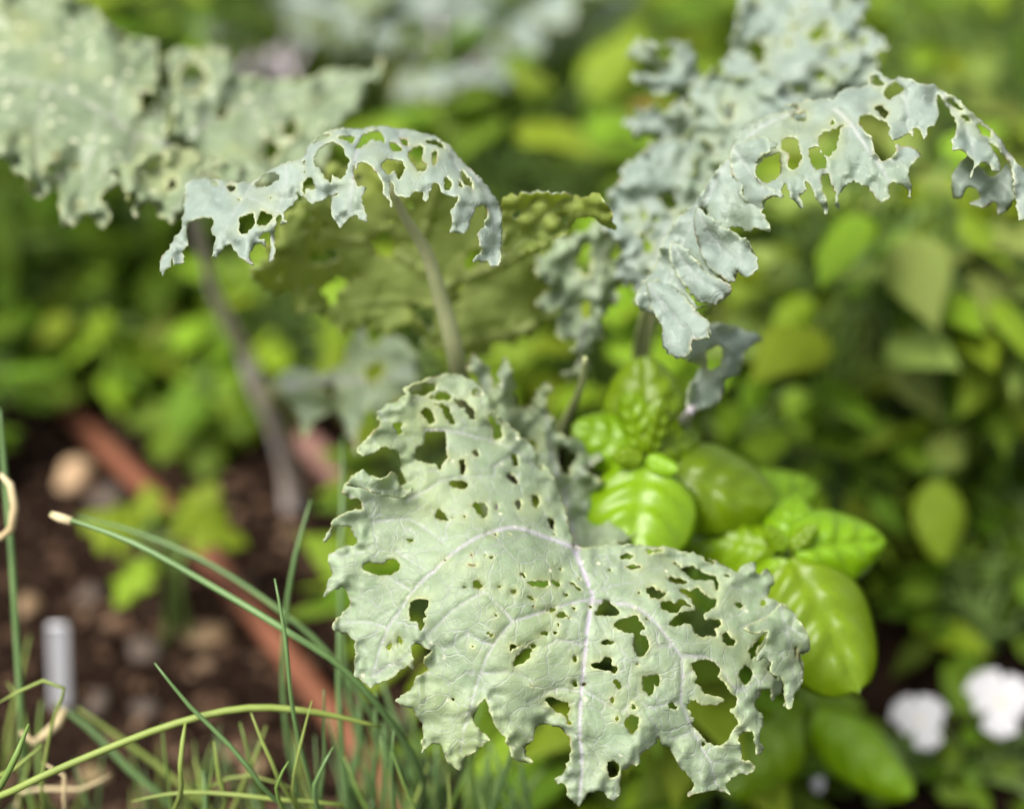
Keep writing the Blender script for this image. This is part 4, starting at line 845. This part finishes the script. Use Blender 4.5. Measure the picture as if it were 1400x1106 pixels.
# ------------------------------------------------------------------ basil
kb = thing('basil_plant', G(1010, 880), 'glossy bright green basil plant between the bitten kale leaf and the dark soil', 'basil')
BAS = [leaf_mesh('basil_leaf', W=w*1.08, tipw=.5, basew=.78, cup=.34, droop=dr*1.2, quilt=.055, nv=18, nu=28, veins=4.4, mats=[M['basil'], M['basil_under']], t=.005, point=.02, wave=.035, seed=i) for i, (w, dr) in enumerate(((.66, .16), (.72, .28), (.6, .1)))]
def basil(b, t, ds, nrm=(0, -.5, .9), ws=1.0, m=0):
    pb = P(b[0], b[1], b[2]); put_leaf('leaf', BAS[m], kb, pb, P(t[0], t[1], t[2]), nrm, ws); ds.append(pb)
n1 = P(885, 625, .665); n2 = P(1075, 752, .645); n3 = P(915, 640, .70)
bb = []
basil((884, 628, .655), (884, 486, .655), bb, (0, -1, .55), 1.2, 0)
basil((882, 622, .65), (788, 580, .645), bb, (-.3, -.7, .8), 1.15, 0)
basil((888, 622, .648), (968, 590, .665), bb, (.3, -.8, .7), 1.05, 0)
basil((884, 626, .645), (868, 742, .61), bb, (-.1, -.85, .7), 1.35, 1)
basil((890, 622, .648), (914, 548, .64), bb, (.5, -.8, .5), 1.0, 2)
basil((878, 620, .648), (852, 540, .64), bb, (-.5, -.8, .5), 1.0, 2)
basil((885, 624, .64), (925, 640, .632), bb, (.2, -.7, .8), 1.1, 2)
basil((880, 624, .64), (842, 622, .632), bb, (-.2, -.7, .8), 1.1, 2)
basil((900, 648, .66), (1055, 672, .645), bb, (0, -.75, .8), 1.1, 1)
basil((1000, 740, .69), (930, 660, .70), bb, (-.1, -.75, .8), 1.1, 0)
basil((1020, 700, .70), (1130, 655, .72), bb, (.1, -.75, .8), 1.1, 0)
basil((1065, 750, .65), (940, 715, .66), bb, (0, -.6, .9), .95, 1)
basil((1080, 748, .645), (1090, 668, .66), bb, (-.2, -.85, .5), 1.25, 0)
basil((1085, 752, .64), (1222, 735, .65), bb, (.1, -.8, .75), 1.05, 0)
basil((1080, 762, .64), (1185, 915, .605), bb, (.25, -.85, .6), 1.15, 1)
basil((1070, 752, .65), (1000, 690, .69), bb, (-.1, -.6, .8), 1.0, 0)
basil((1070, 762, .64), (1052, 860, .63), bb, (-.3, -.7, .7), 1.2, 1)
basil((1076, 752, .64), (1050, 720, .635), bb, (-.1, -.6, .9), .95, 2)
basil((1082, 752, .64), (1115, 720, .635), bb, (.2, -.6, .8), .95, 2)
basil((925, 700, .71), (960, 620, .74), bb, (.1, -.7, .7), 1.1, 0)
basil((985, 700, .72), (1080, 640, .76), bb, (.2, -.6, .8), 1.0, 1)
basil((960, 760, .72), (1010, 830, .70), bb, (.2, -.7, .7), 1.0, 1)
basil((1115, 970, .79), (1250, 1078, .76), bb, (-.1, -.6, .9), .75, 0)
basil((1090, 960, .80), (1010, 1060, .76), bb, (.1, -.6, .9), 1.0, 1)
basil((1085, 940, .80), (1190, 960, .82), bb, (.1, -.4, .9), .8, 2)
basil((1050, 950, .80), (960, 980, .80), bb, (.1, -.5, .9), 1.0, 2)
kl = kb.location
bp_ = [([kl+Vector((0, 0, -.01)), P(965, 800, .84), P(905, 690, .70), P(884, 612, .662)], [.005, .0045, .003, .002]), ([kl+Vector((.01, 0, -.01)), P(1060, 860, .76), P(1076, 752, .645)], [.005, .004, .002]),
       ([kl+Vector((.01, -.01, -.01)), P(1080, 980, .84), P(1090, 945, .80)], [.004, .003, .002]), ([P(905, 690, .70), P(900, 665, .68), P(905, 655, .67)], [.002, .0015, .001]),
       ([P(965, 800, .84), P(955, 770, .76), P(960, 760, .72), P(985, 700, .72)], [.003, .002, .002, .001]), ([P(1090, 945, .80), P(1115, 970, .79)], [.002, .001])]
tubes('stem', bp_, kb, M['stalk'], sides=7)

# ------------------------------------------------------------------ chives
def chives(label, clump, blades, mats=('chive',)):
    root = thing('chive_clump', clump, label, 'chives', 'chives at the front of the bed')
    for i, (pts, r, *mm) in enumerate(blades):
        q = [P(p[0]+random.uniform(-3, 3), p[1]+random.uniform(-3, 3), p[2]) for p in pts]; last = q[-1]; r *= random.uniform(.7, .88)
        dx = clump + Vector((random.uniform(-.02, .02), random.uniform(-.02, .02), -.01))
        k = 'chive' if not mm else mm[0]
        w = [r*.35, r*.9] + [r]*(len(q)-2) + [r*1.1]
        if len(mm) > 1 and mm[1] == 'air': tubes('blade', [(q, [r*.4]+[r]*(len(q)-1))], root, M[k], sides=8)
        else: tubes('blade', [(q+[dx.lerp(last, .35)+Vector((0, 0, .01)), dx], w+[r*1.1])], root, M[k], sides=8)
    return root
c1 = chives('tall chive clump under the bitten kale leaf with two long blades reaching sideways', G(560, 1180), [
    ([(70, 703, .60), (180, 742, .59), (300, 806, .585), (400, 872, .58), (470, 918, .585), (540, 990, .60), (580, 1080, .64)], .0019),
    ([(105, 703, .66), (190, 730, .66), (290, 775, .655), (380, 835, .65), (450, 895, .65), (520, 990, .66), (570, 1090, .69)], .0017),
    ([(428, 682, .64), (405, 760, .635), (392, 850, .64), (386, 950, .65), (400, 1060, .67), (440, 1150, .70)], .0015),
    ([(377, 788, .57), (388, 870, .57), (405, 980, .58), (425, 1080, .60), (460, 1180, .64)], .0013),
    ([(470, 598, .70), (468, 680, .69), (464, 790, .68), (468, 900, .68), (490, 1020, .69), (520, 1120, .71)], .0015),
    ([(462, 855, .64), (466, 950, .64), (470, 1050, .65), (490, 1140, .68)], .0017), ([(492, 930, .66), (490, 1010, .66), (486, 1100, .68)], .0018), ([(517, 945, .63), (514, 1020, .63), (516, 1110, .66)], .0015),
    ([(520, 930, .68), (548, 1000, .68), (580, 1100, .70)], .0022), ([(596, 1010, .66), (600, 1060, .66), (598, 1120, .70)], .002), ([(555, 960, .72), (580, 1040, .72), (620, 1120, .74)], .002),
    ([(700, 1035, .72), (680, 1075, .71), (655, 1130, .72)], .0042, 'stalk'), ([(745, 1050, .74), (722, 1080, .73), (690, 1140, .74)], .0045, 'stalk'), ([(650, 1020, .70), (640, 1070, .69), (628, 1130, .70)], .003, 'stalk'),
    ([(440, 940, .60), (444, 1030, .61), (452, 1120, .64)], .0012), ([(505, 985, .74), (530, 1050, .73), (560, 1130, .74)], .0024, 'stalk'), ([(610, 1030, .76), (590, 1070, .75), (575, 1130, .76)], .003, 'stalk'), ([(570, 1000, .70), (560, 1060, .70), (555, 1130, .71)], .0022), ([(640, 1050, .74), (660, 1090, .74), (670, 1140, .75)], .003, 'stalk'), ([(480, 960, .70), (505, 1040, .70), (520, 1130, .71)], .0018), ([(535, 960, .76), (530, 1040, .76), (540, 1130, .76)], .0024), ([(540, 1000, .60), (535, 1060, .61), (545, 1130, .64)], .0014)])
c2 = chives('sparse chive clump in the corner with an arching olive stalk and bent blades', G(150, 1250), [
    ([(520, 992, .60), (430, 976, .59), (340, 970, .585), (240, 986, .58), (130, 1030, .575), (20, 1078, .57), (-60, 1130, .60)], .0021, 'chive_old'),
    ([(253, 983, .58), (252, 1010, .577), (248, 1045, .575), (240, 1110, .60)], .0013, 'chive_old'), ([(343, 975, .585), (358, 1020, .585), (378, 1068, .59), (390, 1130, .62)], .0012, 'chive_old'),
    ([(213, 908, .57), (260, 962, .572), (310, 1015, .575), (360, 1075, .58), (400, 1150, .62)], .0012),
    ([(78, 960, .68), (120, 995, .68), (180, 1050, .68), (240, 1120, .69)], .0022), ([(105, 970, .70), (170, 1010, .70), (240, 1070, .70), (290, 1130, .71)], .0018, 'chive_old'),
    ([(294, 1012, .60), (298, 1060, .60), (300, 1120, .62)], .0017, 'chive_old'), ([(38, 992, .55), (22, 1030, .548), (0, 1070, .55), (-30, 1130, .58)], .0016, 'stalk'),
    ([(60, 1020, .60), (20, 1050, .60), (-20, 1090, .62)], .0012, 'chive_old'), ([(395, 1040, .57), (380, 1075, .572), (372, 1140, .60)], .0012, 'stalk'), ([(425, 960, .58), (410, 1010, .58), (400, 1080, .59), (410, 1150, .63)], .0010, 'chive_old'),
    ([(330, 990, .62), (345, 1050, .62), (350, 1130, .65)], .0012, 'stalk'), ([(455, 1020, .58), (430, 1070, .58), (410, 1140, .61)], .0012, 'chive'), ([(180, 1095, .60), (260, 1085, .60), (380, 1095, .60), (470, 1110, .62)], .0014, 'chive_old'), ([(60, 1040, .62), (85, 1060, .62), (90, 1110, .63)], .0012, 'dry'), ([(150, 1060, .66), (110, 1080, .66), (60, 1075, .66), (20, 1100, .67)], .0011, 'dry'), ([(10, 930, .66), (30, 975, .66), (40, 1040, .66), (30, 1110, .67)], .0012, 'chive_old'), ([(60, 960, .70), (50, 1020, .70), (65, 1100, .70)], .0016, 'stalk'), ([(0, 960, .6), (25, 945, .6), (60, 930, .6), (85, 940, .6), (70, 1000, .61), (60, 1110, .63)], .0010, 'chive_old'), ([(410, 1080, .62), (340, 1060, .62), (290, 1075, .62), (270, 1120, .64)], .0011, 'chive_old')])
def fine(root, x0, x1, n, y0, y1, seed):
    rs = random.Random(seed); k0 = root.location
    for i in range(n):
        x = rs.uniform(x0, x1); y = rs.uniform(y0, y1); d = rs.uniform(.60, .78); lean = rs.uniform(-70, 70)
        q = [P(x, y, d), P(x-lean*.25, y+45, d), P(x-lean*.7, y+110, d+.01), P(x-lean, y+190, d+.03)]
        q.append(Vector((q[-1].x*.8+k0.x*.2, q[-1].y+.03, -.005))); r = rs.uniform(.0007, .0015)
        tubes('blade', [(q, [r*.3, r*.8, r, r, r])], root, M[rs.choice(('chive', 'stalk', 'chive', 'chive_old'))], sides=6, step=.02)
fine(c1, 430, 720, 44, 950, 1085, 5); fine(c2, -20, 430, 34, 985, 1095, 6)
c3 = chives('upright chive clump with dry coiled tips beside the white plant marker', G(-10, 1150), [
    ([(0, 560, .64), (8, 650, .64), (16, 760, .64), (22, 870, .645), (28, 980, .65), (30, 1080, .68)], .0020),
    ([(-30, 700, .60), (-25, 800, .60), (-20, 900, .61), (-10, 1000, .64)], .0018), ([(40, 870, .72), (25, 930, .72), (10, 1000, .72), (5, 1060, .74)], .0014, 'chive_old')])
tubes('dry_tip', [([P(0, 648, .62), P(14, 662, .62), P(20, 692, .62), P(16, 722, .622), P(2, 735, .625), P(-14, 728, .63), P(-20, 760, .635)], [.0008, .0016, .0018, .0018, .0016, .0012, .001])], c3, M['dry'], sides=8)
tubes('dry_tip', [([P(88, 970, .66), P(78, 990, .655), P(60, 1005, .65), P(45, 1015, .65), P(28, 1000, .648)], [.002, .0024, .002, .0014, .001])], c3, M['dry'], sides=8)
tubes('dry_tip', [([P(70, 703, .601), P(82, 708, .5995), P(98, 713, .598)], [.0014, .0021, .0020])], c1, M['dry'], sides=8)

# ------------------------------------------------------------------ hose, marker, stones
def hose(label, pts, r, mat='hose'):
    q = [G(x, y, r*.9) for x, y in pts]; root = thing('garden_hose', Vector((q[0].x, q[0].y, 0)), label, 'hose')
    tubes('tube', [(q, r)], root, M[mat], sides=16, step=.02)
hose('terracotta red garden hose lying diagonally across the soil', [(-60, 380), (30, 480), (110, 578), (200, 668), (290, 768), (400, 905), (480, 1010), (560, 1130), (640, 1300)], .0088)
hose('short pinkish hose end on the soil beside the lilac kale stalk', [(330, 500), (390, 575), (440, 625), (500, 690)], .012, 'hose_old')
mk = thing('plant_marker', G(84, 962), 'white plastic plant marker stuck upright in the soil', 'plant marker')
def marker():
    t = P(79, 856, .895); b = mk.location; w = .0064; n = Vector((0, -.9, .3)).normalized(); prof = []
    for k in range(9):
        a = math.pi*k/8; prof.append((math.cos(a)*w, math.sin(a)*w*.55))
    L = (t-b).length; y = (t-b).normalized(); x = RGT; z = x.cross(y).normalized()
    ring = [(w, 0), ] + [(px, L+py) for px, py in prof] + [(-w, 0), (-w*.5, -.03), (w*.5, -.03)]
    vs = []
    for dz in (.0008, -.0008): vs += [tuple(x*a+y*c+z*(dz+.0015*math.cos(a/w*1.5))) for a, c in ring]
    m = len(ring); fs = [tuple(range(m)), tuple(range(2*m-1, m-1, -1))]+[(i, i+m, (i+1) % m+m, (i+1) % m) for i in range(m)]
    me = bpy.data.meshes.new('blade'); me.from_pydata(vs, [], fs); me.update()
    link('tag', me, mk, [M['marker']], smooth=False)
marker()
def stone(label, px, py, r, mat, seed):
    p = G(px, py, r[2]*.5); v, f = lump(r, seed, 2)
    me = bpy.data.meshes.new('stone'); me.from_pydata([tuple(q) for q in v], [], f); me.update()
    o = link('stone', me, None, [M[mat]]); o.location = p; tag(o, label, 'stone', 'stones in the soil')
stone('round beige stone lying beside the upper end of the red hose', 98, 655, (.0165, .015, .012), 'stone_pale', 1)
stone('oval tan stone on the dark soil left of the red hose', 272, 870, (.017, .010, .009), 'stone', 2)
stone('small grey stone just below the round beige stone', 150, 680, (.016, .014, .01), 'stone_grey', 3)
for i, (x, y, s, m_, w) in enumerate([(120, 815, .010, 'stone_grey', 'above the tan stone'), (135, 960, .009, 'stone_grey', 'beside the plant marker'), (195, 970, .009, 'stone_grey', 'between marker and olive stalk'), (345, 1050, .008, 'stone', 'under the olive stalk'), (200, 890, .012, 'stone_grey', 'left of the oval tan stone'), (40, 830, .009, 'stone', 'at the frame edge above the marker'), (130, 1060, .008, 'stone', 'under the bent chive blades'), (330, 800, .010, 'stone_grey', 'just left of the red hose')]):
    stone(('small pale stone ' if m_ == 'stone' else 'small grey pebble ')+w, x, y, (s, s*.85, s*.7), m_, 20+i)

# ------------------------------------------------------------------ pansies
pz = thing('pansy_plant', G(1320, 1060), 'low pansy plant with two white blurred flowers near the corner', 'pansy')
def petal_mesh():
    vs, fs = [], []; nu, nv = 16, 16
    for i in range(nu+1):
        u = i/nu
        hw = .05+.46*math.sin(math.pi*min(1, u*.5+.02))**.8*(1 if u < .8 else math.sqrt(max(0.0004, 1-((u-.8)/.2)**2)))
        for j in range(nv+1):
            s = 2*j/nv-1; vs.append((hw*s, u*(1-.10*s*s*u), .07*math.sin(s*5+u*4)*u-.22*u*u+.05*s*s))
    for i in range(nu):
        for j in range(nv):
            a = i*(nv+1)+j; fs += [(a, a+1, a+nv+2), (a, a+nv+2, a+nv+1)]
    V, F, mi = thicken(vs, fs, .02)
    me = bpy.data.meshes.new('petal'); me.from_pydata(V.tolist(), [], F); me.materials.append(M['petal']); me.polygons.foreach_set('use_smooth', [True]*len(F)); me.update(); return me
PM = petal_mesh()
def pansy(px, py, d, size, roll):
    c = P(px, py, d); n = (CAM-c).normalized()*.7+Vector((0, 0, .4)); n.normalize()
    x = Vector((1, 0, 0)); x = (x-n*x.dot(n)).normalized(); y = n.cross(x)
    vs, fs = lump((size*.07, size*.07, size*.06), 5, 1); me = bpy.data.meshes.new('flower')
    me.from_pydata([tuple(x*q.x+y*q.y+n*q.z) for q in vs], [], fs); me.update()
    fl = link('flower', me, pz, [M['eye']]); fl.location = c-pz.location; fl['label'] = 'white pansy flower'
    for k, (a, L, back) in enumerate([(48, 1.1, .10), (132, 1.15, .12), (5, .75, .05), (175, .8, .06), (-85, 1.0, .02)]):
        a = math.radians(a)+roll; dv = x*math.cos(a)+y*math.sin(a); o = bpy.data.objects.new('petal', PM); COL.objects.link(o); o.parent = fl
        xx = dv.cross(n)
        m = Matrix((xx, dv, n)).transposed().to_4x4(); o.matrix_local = Matrix.Translation(-n*size*back) @ m @ Matrix.Scale(size*L, 4)
    return c
f1 = pansy(1260, 985, .85, .0172, .1); f2 = pansy(1368, 960, .85, .0208, -.25)
vs, fs = lump((.004, .004, .005), 4, 1); me = bpy.data.meshes.new('bud'); me.from_pydata([tuple(v) for v in vs], [], fs)
bd = link('bud', me, pz, [M['petal']]); bp3 = P(1118, 1073, .82); bd.location = bp3-pz.location
pp = pz.location; paths = [([pp, pp.lerp(f, .5)+Vector((0, .015, .01)), f+Vector((0, .008, -.004))], [.0016, .0014, .0012]) for f in (f1, f2, bp3)]
rs = random.Random(9)
for i in range(46):
    b = P(rs.uniform(1090, 1470), rs.uniform(985, 1190), rs.uniform(.86, .93)); b.z = max(b.z, .012); a = rs.uniform(0, 6.3); L = rs.uniform(.02, .034)
    dv = Vector((math.cos(a), math.sin(a), rs.uniform(-.1, .5))).normalized()
    put_leaf('leaf', rs.choice(L_['green' if i % 3 else 'dark']), pz, b, b+dv*L, (rs.uniform(-.4, .4), -.5+rs.uniform(-.3, .3), 1)); paths.append(([pp, pp.lerp(b, .6)+Vector((0, 0, .01)), b], [.0014, .001, .0008]))
tubes('stem', paths, pz, M['stalk'], sides=5, step=.03)

# ------------------------------------------------------------------ plants further back
# left: seedlings on the soil
bush('seedling', 'yellow-green lobed seedling beside the red hose in front of the stones', 'seedling', 225, 735, .97, .038, 9, ['lobed_lime'], .042, seed=1, stems=2, up=.9)
bush('parsley_plant', 'leafy green herb on the soil left of the lilac kale stalk', 'herb', 150, 490, 1.32, .075, 30, ['lobed', 'lime'], .05, seed=2, up=.8)
bush('parsley_plant', 'fresh green herb close against the lilac kale stalk', 'herb', 285, 540, 1.22, .05, 18, ['lobed', 'lobed_lime'], .048, seed=3, up=.8)
bush('parsley_plant', 'dim green herb patch at the frame edge above the dry coiled tip', 'herb', -40, 540, 1.2, .08, 36, ['green', 'dark', 'lobed'], .05, seed=4, up=.7)
bush('parsley_plant', 'pale leaved herb just behind the lilac kale stalk', 'herb', 265, 470, 1.30, .06, 14, ['pale', 'lobed_lime'], .05, seed=5, up=.8)
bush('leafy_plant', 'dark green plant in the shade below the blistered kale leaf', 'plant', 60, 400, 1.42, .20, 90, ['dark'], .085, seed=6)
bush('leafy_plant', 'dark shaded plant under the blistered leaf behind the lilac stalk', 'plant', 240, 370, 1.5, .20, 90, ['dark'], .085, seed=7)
bush('leafy_plant', 'olive green plant seen below the umbrella leaf', 'plant', 430, 440, 1.30, .14, 46, ['green', 'lime'], .07, seed=8)
bush('leafy_plant', 'bright lime plant between the umbrella leaf stalk and the front leaf', 'plant', 590, 470, 1.05, .09, 30, ['lime', 'round'], .06, seed=9)
bush('leafy_plant', 'yellowing green plant under the ragged arched leaf', 'plant', 830, 440, .98, .08, 26, ['lime', 'round'], .06, seed=10)
bush('leafy_plant', 'green plant seen through the bite holes under the front leaf', 'plant', 900, 880, .80, .07, 40, ['lime', 'green'], .06, seed=51)
bush('leafy_plant', 'green shoots below the torn tip of the front leaf', 'plant', 800, 960, .86, .08, 40, ['green', 'lime'], .06, seed=52)
bush('leafy_plant', 'olive plant behind the notched side of the front leaf', 'plant', 620, 800, .90, .07, 34, ['green', 'lime'], .055, seed=53)
bush('leafy_plant', 'fresh plant behind the bitten top of the front leaf', 'plant', 560, 640, .95, .05, 20, ['lime', 'green'], .045, seed=54)
bush('leafy_plant', 'green plant in the gap below the ragged right lobe of the front leaf', 'plant', 980, 1040, .84, .06, 30, ['lime', 'green'], .06, seed=55)
# right: broad-leaved pepper-like plants
bush('pepper_plant', 'pale green broad-leaved plant under the ragged hanging fringe', 'plant', 1200, 350, .95, .12, 40, ['pale', 'lime'], .085, seed=11, up=.45)
bush('pepper_plant', 'broad-leaved plant at the frame edge below the arched leaf tip', 'plant', 1370, 400, .98, .12, 44, ['pale', 'lime', 'green'], .08, seed=12, up=.5)
bush('leafy_plant', 'lime green plant just behind the glossy basil', 'plant', 1030, 560, .98, .09, 30, ['lime', 'green'], .075, seed=13)
bush('leafy_plant', 'dim green plant in the gap right of the basil', 'plant', 1180, 590, 1.10, .10, 48, ['green', 'lime', 'lime'], .06, seed=14)
bush('leafy_plant', 'green plant at the frame edge above the white flowers', 'plant', 1360, 620, 1.08, .10, 40, ['green', 'lime', 'lime'], .065, seed=15)
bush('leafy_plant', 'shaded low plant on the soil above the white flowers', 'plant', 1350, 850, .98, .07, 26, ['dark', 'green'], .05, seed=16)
bush('leafy_plant', 'mid green plant framed between basil and pale broad leaves', 'plant', 1100, 440, 1.15, .13, 60, ['green', 'lime', 'lime'], .07, seed=17)
bush('leafy_plant', 'medium green plant right below the pale broad leaves', 'plant', 1290, 500, 1.02, .09, 50, ['green', 'lime', 'lime'], .05, seed=61)
bush('leafy_plant', 'bright plant tucked behind the bluish hanging kale tip', 'plant', 1080, 350, 1.1, .10, 54, ['lime', 'green'], .055, seed=62)
bush('leafy_plant', 'small leaved green plant right of the glossy basil rosette', 'plant', 1130, 650, 1.0, .07, 40, ['green', 'lime'], .042, seed=63)
bush('leafy_plant', 'low green plant at the frame edge beside the hanging lime leaf', 'plant', 1390, 730, 1.0, .06, 34, ['green', 'dark'], .042, seed=64)
hp = thing('pepper_seedling', G(1290, 800), 'slim plant with one lime leaf hanging point down in the dark gap', 'plant')
put_leaf('leaf', L_['round'][0], hp, P(1285, 655, .90), P(1290, 768, .885), (0, -1, .3), .8)
put_leaf('leaf', L_['green'][0], hp, P(1275, 640, .92), P(1215, 600, .95), (0, -.6, .8)); put_leaf('leaf', L_['pale'][1], hp, P(1280, 635, .92), P(1330, 570, .95), (0, -.6, .8))
tubes('stem', [([hp.location, P(1278, 740, .95), P(1278, 640, .925), P(1285, 655, .90)], [.002, .0018, .0014, .001])], hp, M['stalk'], sides=6)
# far rows
far = [('leafy_plant', 'green plant behind the umbrella leaf on its near side', 720, 240, 1.25, .15, 44, ['lime', 'green'], .11), ('leafy_plant', 'broad lime plant peeking above the umbrella leaf edge', 770, 130, 1.55, .20, 60, ['green', 'green', 'lime'], .10),
       ('leafy_plant', 'deep green plant between the pale ruffled leaf and the umbrella leaf', 830, 60, 1.8, .22, 70, ['green', 'dark'], .11), ('leafy_plant', 'green plant rising above the blistered leaf', 270, 40, 1.6, .18, 60, ['green', 'lime'], .10),
       ('leafy_plant', 'lime plant in the upper corner behind the arched leaf', 1320, 130, 1.35, .20, 60, ['lime', 'green'], .11), ('leafy_plant', 'green plant under the crest of the arched leaf', 1250, 230, 1.30, .14, 44, ['lime', 'pale'], .10),
       ('leafy_plant', 'soft green plant at the top beside the pale ruffled leaf', 1290, 30, 1.9, .25, 70, ['green', 'lime', 'pale'], .12), ('leafy_plant', 'green plant at the top edge between the far kale and the ruffled leaf', 900, -20, 2.2, .28, 70, ['green', 'lime'], .13),
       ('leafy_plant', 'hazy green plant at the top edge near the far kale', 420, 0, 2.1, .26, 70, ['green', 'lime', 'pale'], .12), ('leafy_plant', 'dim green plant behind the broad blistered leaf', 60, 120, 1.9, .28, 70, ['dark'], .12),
       ('leafy_plant', 'green plant behind the ragged hanging leaf stalk', 900, 320, 1.35, .14, 44, ['green', 'lime'], .09), ('leafy_plant', 'green plant between umbrella leaf and arched leaf', 800, 330, 1.5, .14, 44, ['green', 'lime'], .09),
       ('leafy_plant', 'yellow-green plant at the frame edge level with the arched leaf', 1420, 250, 1.45, .18, 50, ['lime'], .10), ('leafy_plant', 'dull green plant deep behind the umbrella leaf', 560, 330, 1.6, .20, 60, ['green', 'dark'], .09)]
for i, (n_, lb, *a) in enumerate(far): bush(n_, lb, 'plant', *a, seed=30+i)
def far_kale(label, px, py, d, n, size, kind, seed):
    rs = random.Random(seed); c = P(px, py, d); base = Vector((c.x, c.y+.02, 0)); root = thing('kale_plant', base, label, 'kale', 'curly kale plants'); paths = [([base+Vector((0, 0, -.02)), base+Vector((0, 0, c.z*.7)), c], [.014, .012, .008])]
    for i in range(n):
        a = 2*math.pi*i/n+rs.uniform(-.3, .3); o = Vector((math.cos(a), math.sin(a), 0)); b = c+o*.05+Vector((0, 0, rs.uniform(-.04, .05)))
        t = b+(o*rs.uniform(.6, 1)+Vector((0, 0, rs.uniform(.2, 1.0)))).normalized()*size*rs.uniform(.8, 1.15)
        put_leaf('leaf', rs.choice(L_[kind]), root, b, t, Vector((0, 0, 1))-o*.2, rs.uniform(.8, 1)); paths.append(([c-Vector((0, 0, .04)), c+o*.03, b, b.lerp(t, .1)], [.005, .004, .003, .002]))
    tubes('stem', paths, root, M['kale_lilac'], sides=8, step=.03)
far_kale('far blurred kale plant with pale leaves at the top of the picture', 610, 90, 1.45, 9, .15, 'frill', 3)
far_kale('far blurred kale plant with a lilac stalk above the blistered leaf', 375, 75, 1.5, 5, .085, 'frill_green', 5)
ws = thing('wooden_stake', G(845, 330), 'red-brown wooden stake half hidden behind the pale ruffled leaf', 'stake')
v, f = tube_data([ws.location-Vector((0, 0, .03)), P(850, 230, 1.25), P(890, 150, 1.22)], [.016, .015, .014], 4)
me = bpy.data.meshes.new('stake'); me.from_pydata([tuple(Vector(q)-ws.location) for q in v], [], f); link('post', me, ws, [M['wood']], smooth=False)

# low ground cover between the plants, too dense to count
def cover():
    rs = random.Random(17); V, F, MI = [], [], []
    prof = [(0, .0), (.25, .22), (.55, .27), (.8, .16), (1, .0)]
    n = 0
    while n < 9000:
        x = rs.uniform(-1.5, 1.6); y = rs.uniform(.75, 3.6)
        p = Vector((x, y, 0)); q = p-CAM; dd = q.dot(FWD); px = 700+q.dot(RGT)/dd/K; py = 553-q.dot(UPV)/dd/K
        if px < 640 and py > 520: continue                    # open soil
        if py > 620 and rs.random() < .72: continue
        n += 1
        z = rs.uniform(.01, .05 if py > 560 else .16); L = rs.uniform(.025, .055)*(1 if py > 560 else 1.5); a = rs.uniform(0, 6.3); el = rs.uniform(-.3, .7)
        d = Vector((math.cos(a)*math.cos(el), math.sin(a)*math.cos(el), math.sin(el))); s = d.cross(Vector((rs.uniform(-.4, .4), rs.uniform(-.4, .4), 1))).normalized(); nn = s.cross(d)
        k = len(V); b = Vector((x, y, z))
        for u, w in prof:
            cpt = b+d*L*u-nn*L*.2*u*u
            V += [tuple(cpt-s*w*L+nn*w*L*.3), tuple(cpt), tuple(cpt+s*w*L+nn*w*L*.3)]
        mi = rs.choice((1, 1, 2)) if px > 520 else 0  # left side all dark leaves: shade there is painted in
        for i in range(4):
            for j in range(2): F.append((k+i*3+j, k+i*3+j+1, k+i*3+j+4, k+i*3+j+3)); MI.append(mi)
        V += [tuple(b), (x, y, -.005), (x+.002, y, -.005)]; F.append((len(V)-3, len(V)-2, len(V)-1)); MI.append(0)
    me = bpy.data.meshes.new('ground_cover'); me.from_pydata(V, [], F)
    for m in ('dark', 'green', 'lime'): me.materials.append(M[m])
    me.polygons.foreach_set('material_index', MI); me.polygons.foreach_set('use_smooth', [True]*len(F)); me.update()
    attr(me, 'vein', [0]*len(V))
    o = link('ground_cover', me); o['kind'] = 'stuff'; o['label'] = 'low green leafy ground cover between the garden plants'; o['category'] = 'ground cover'
cover()
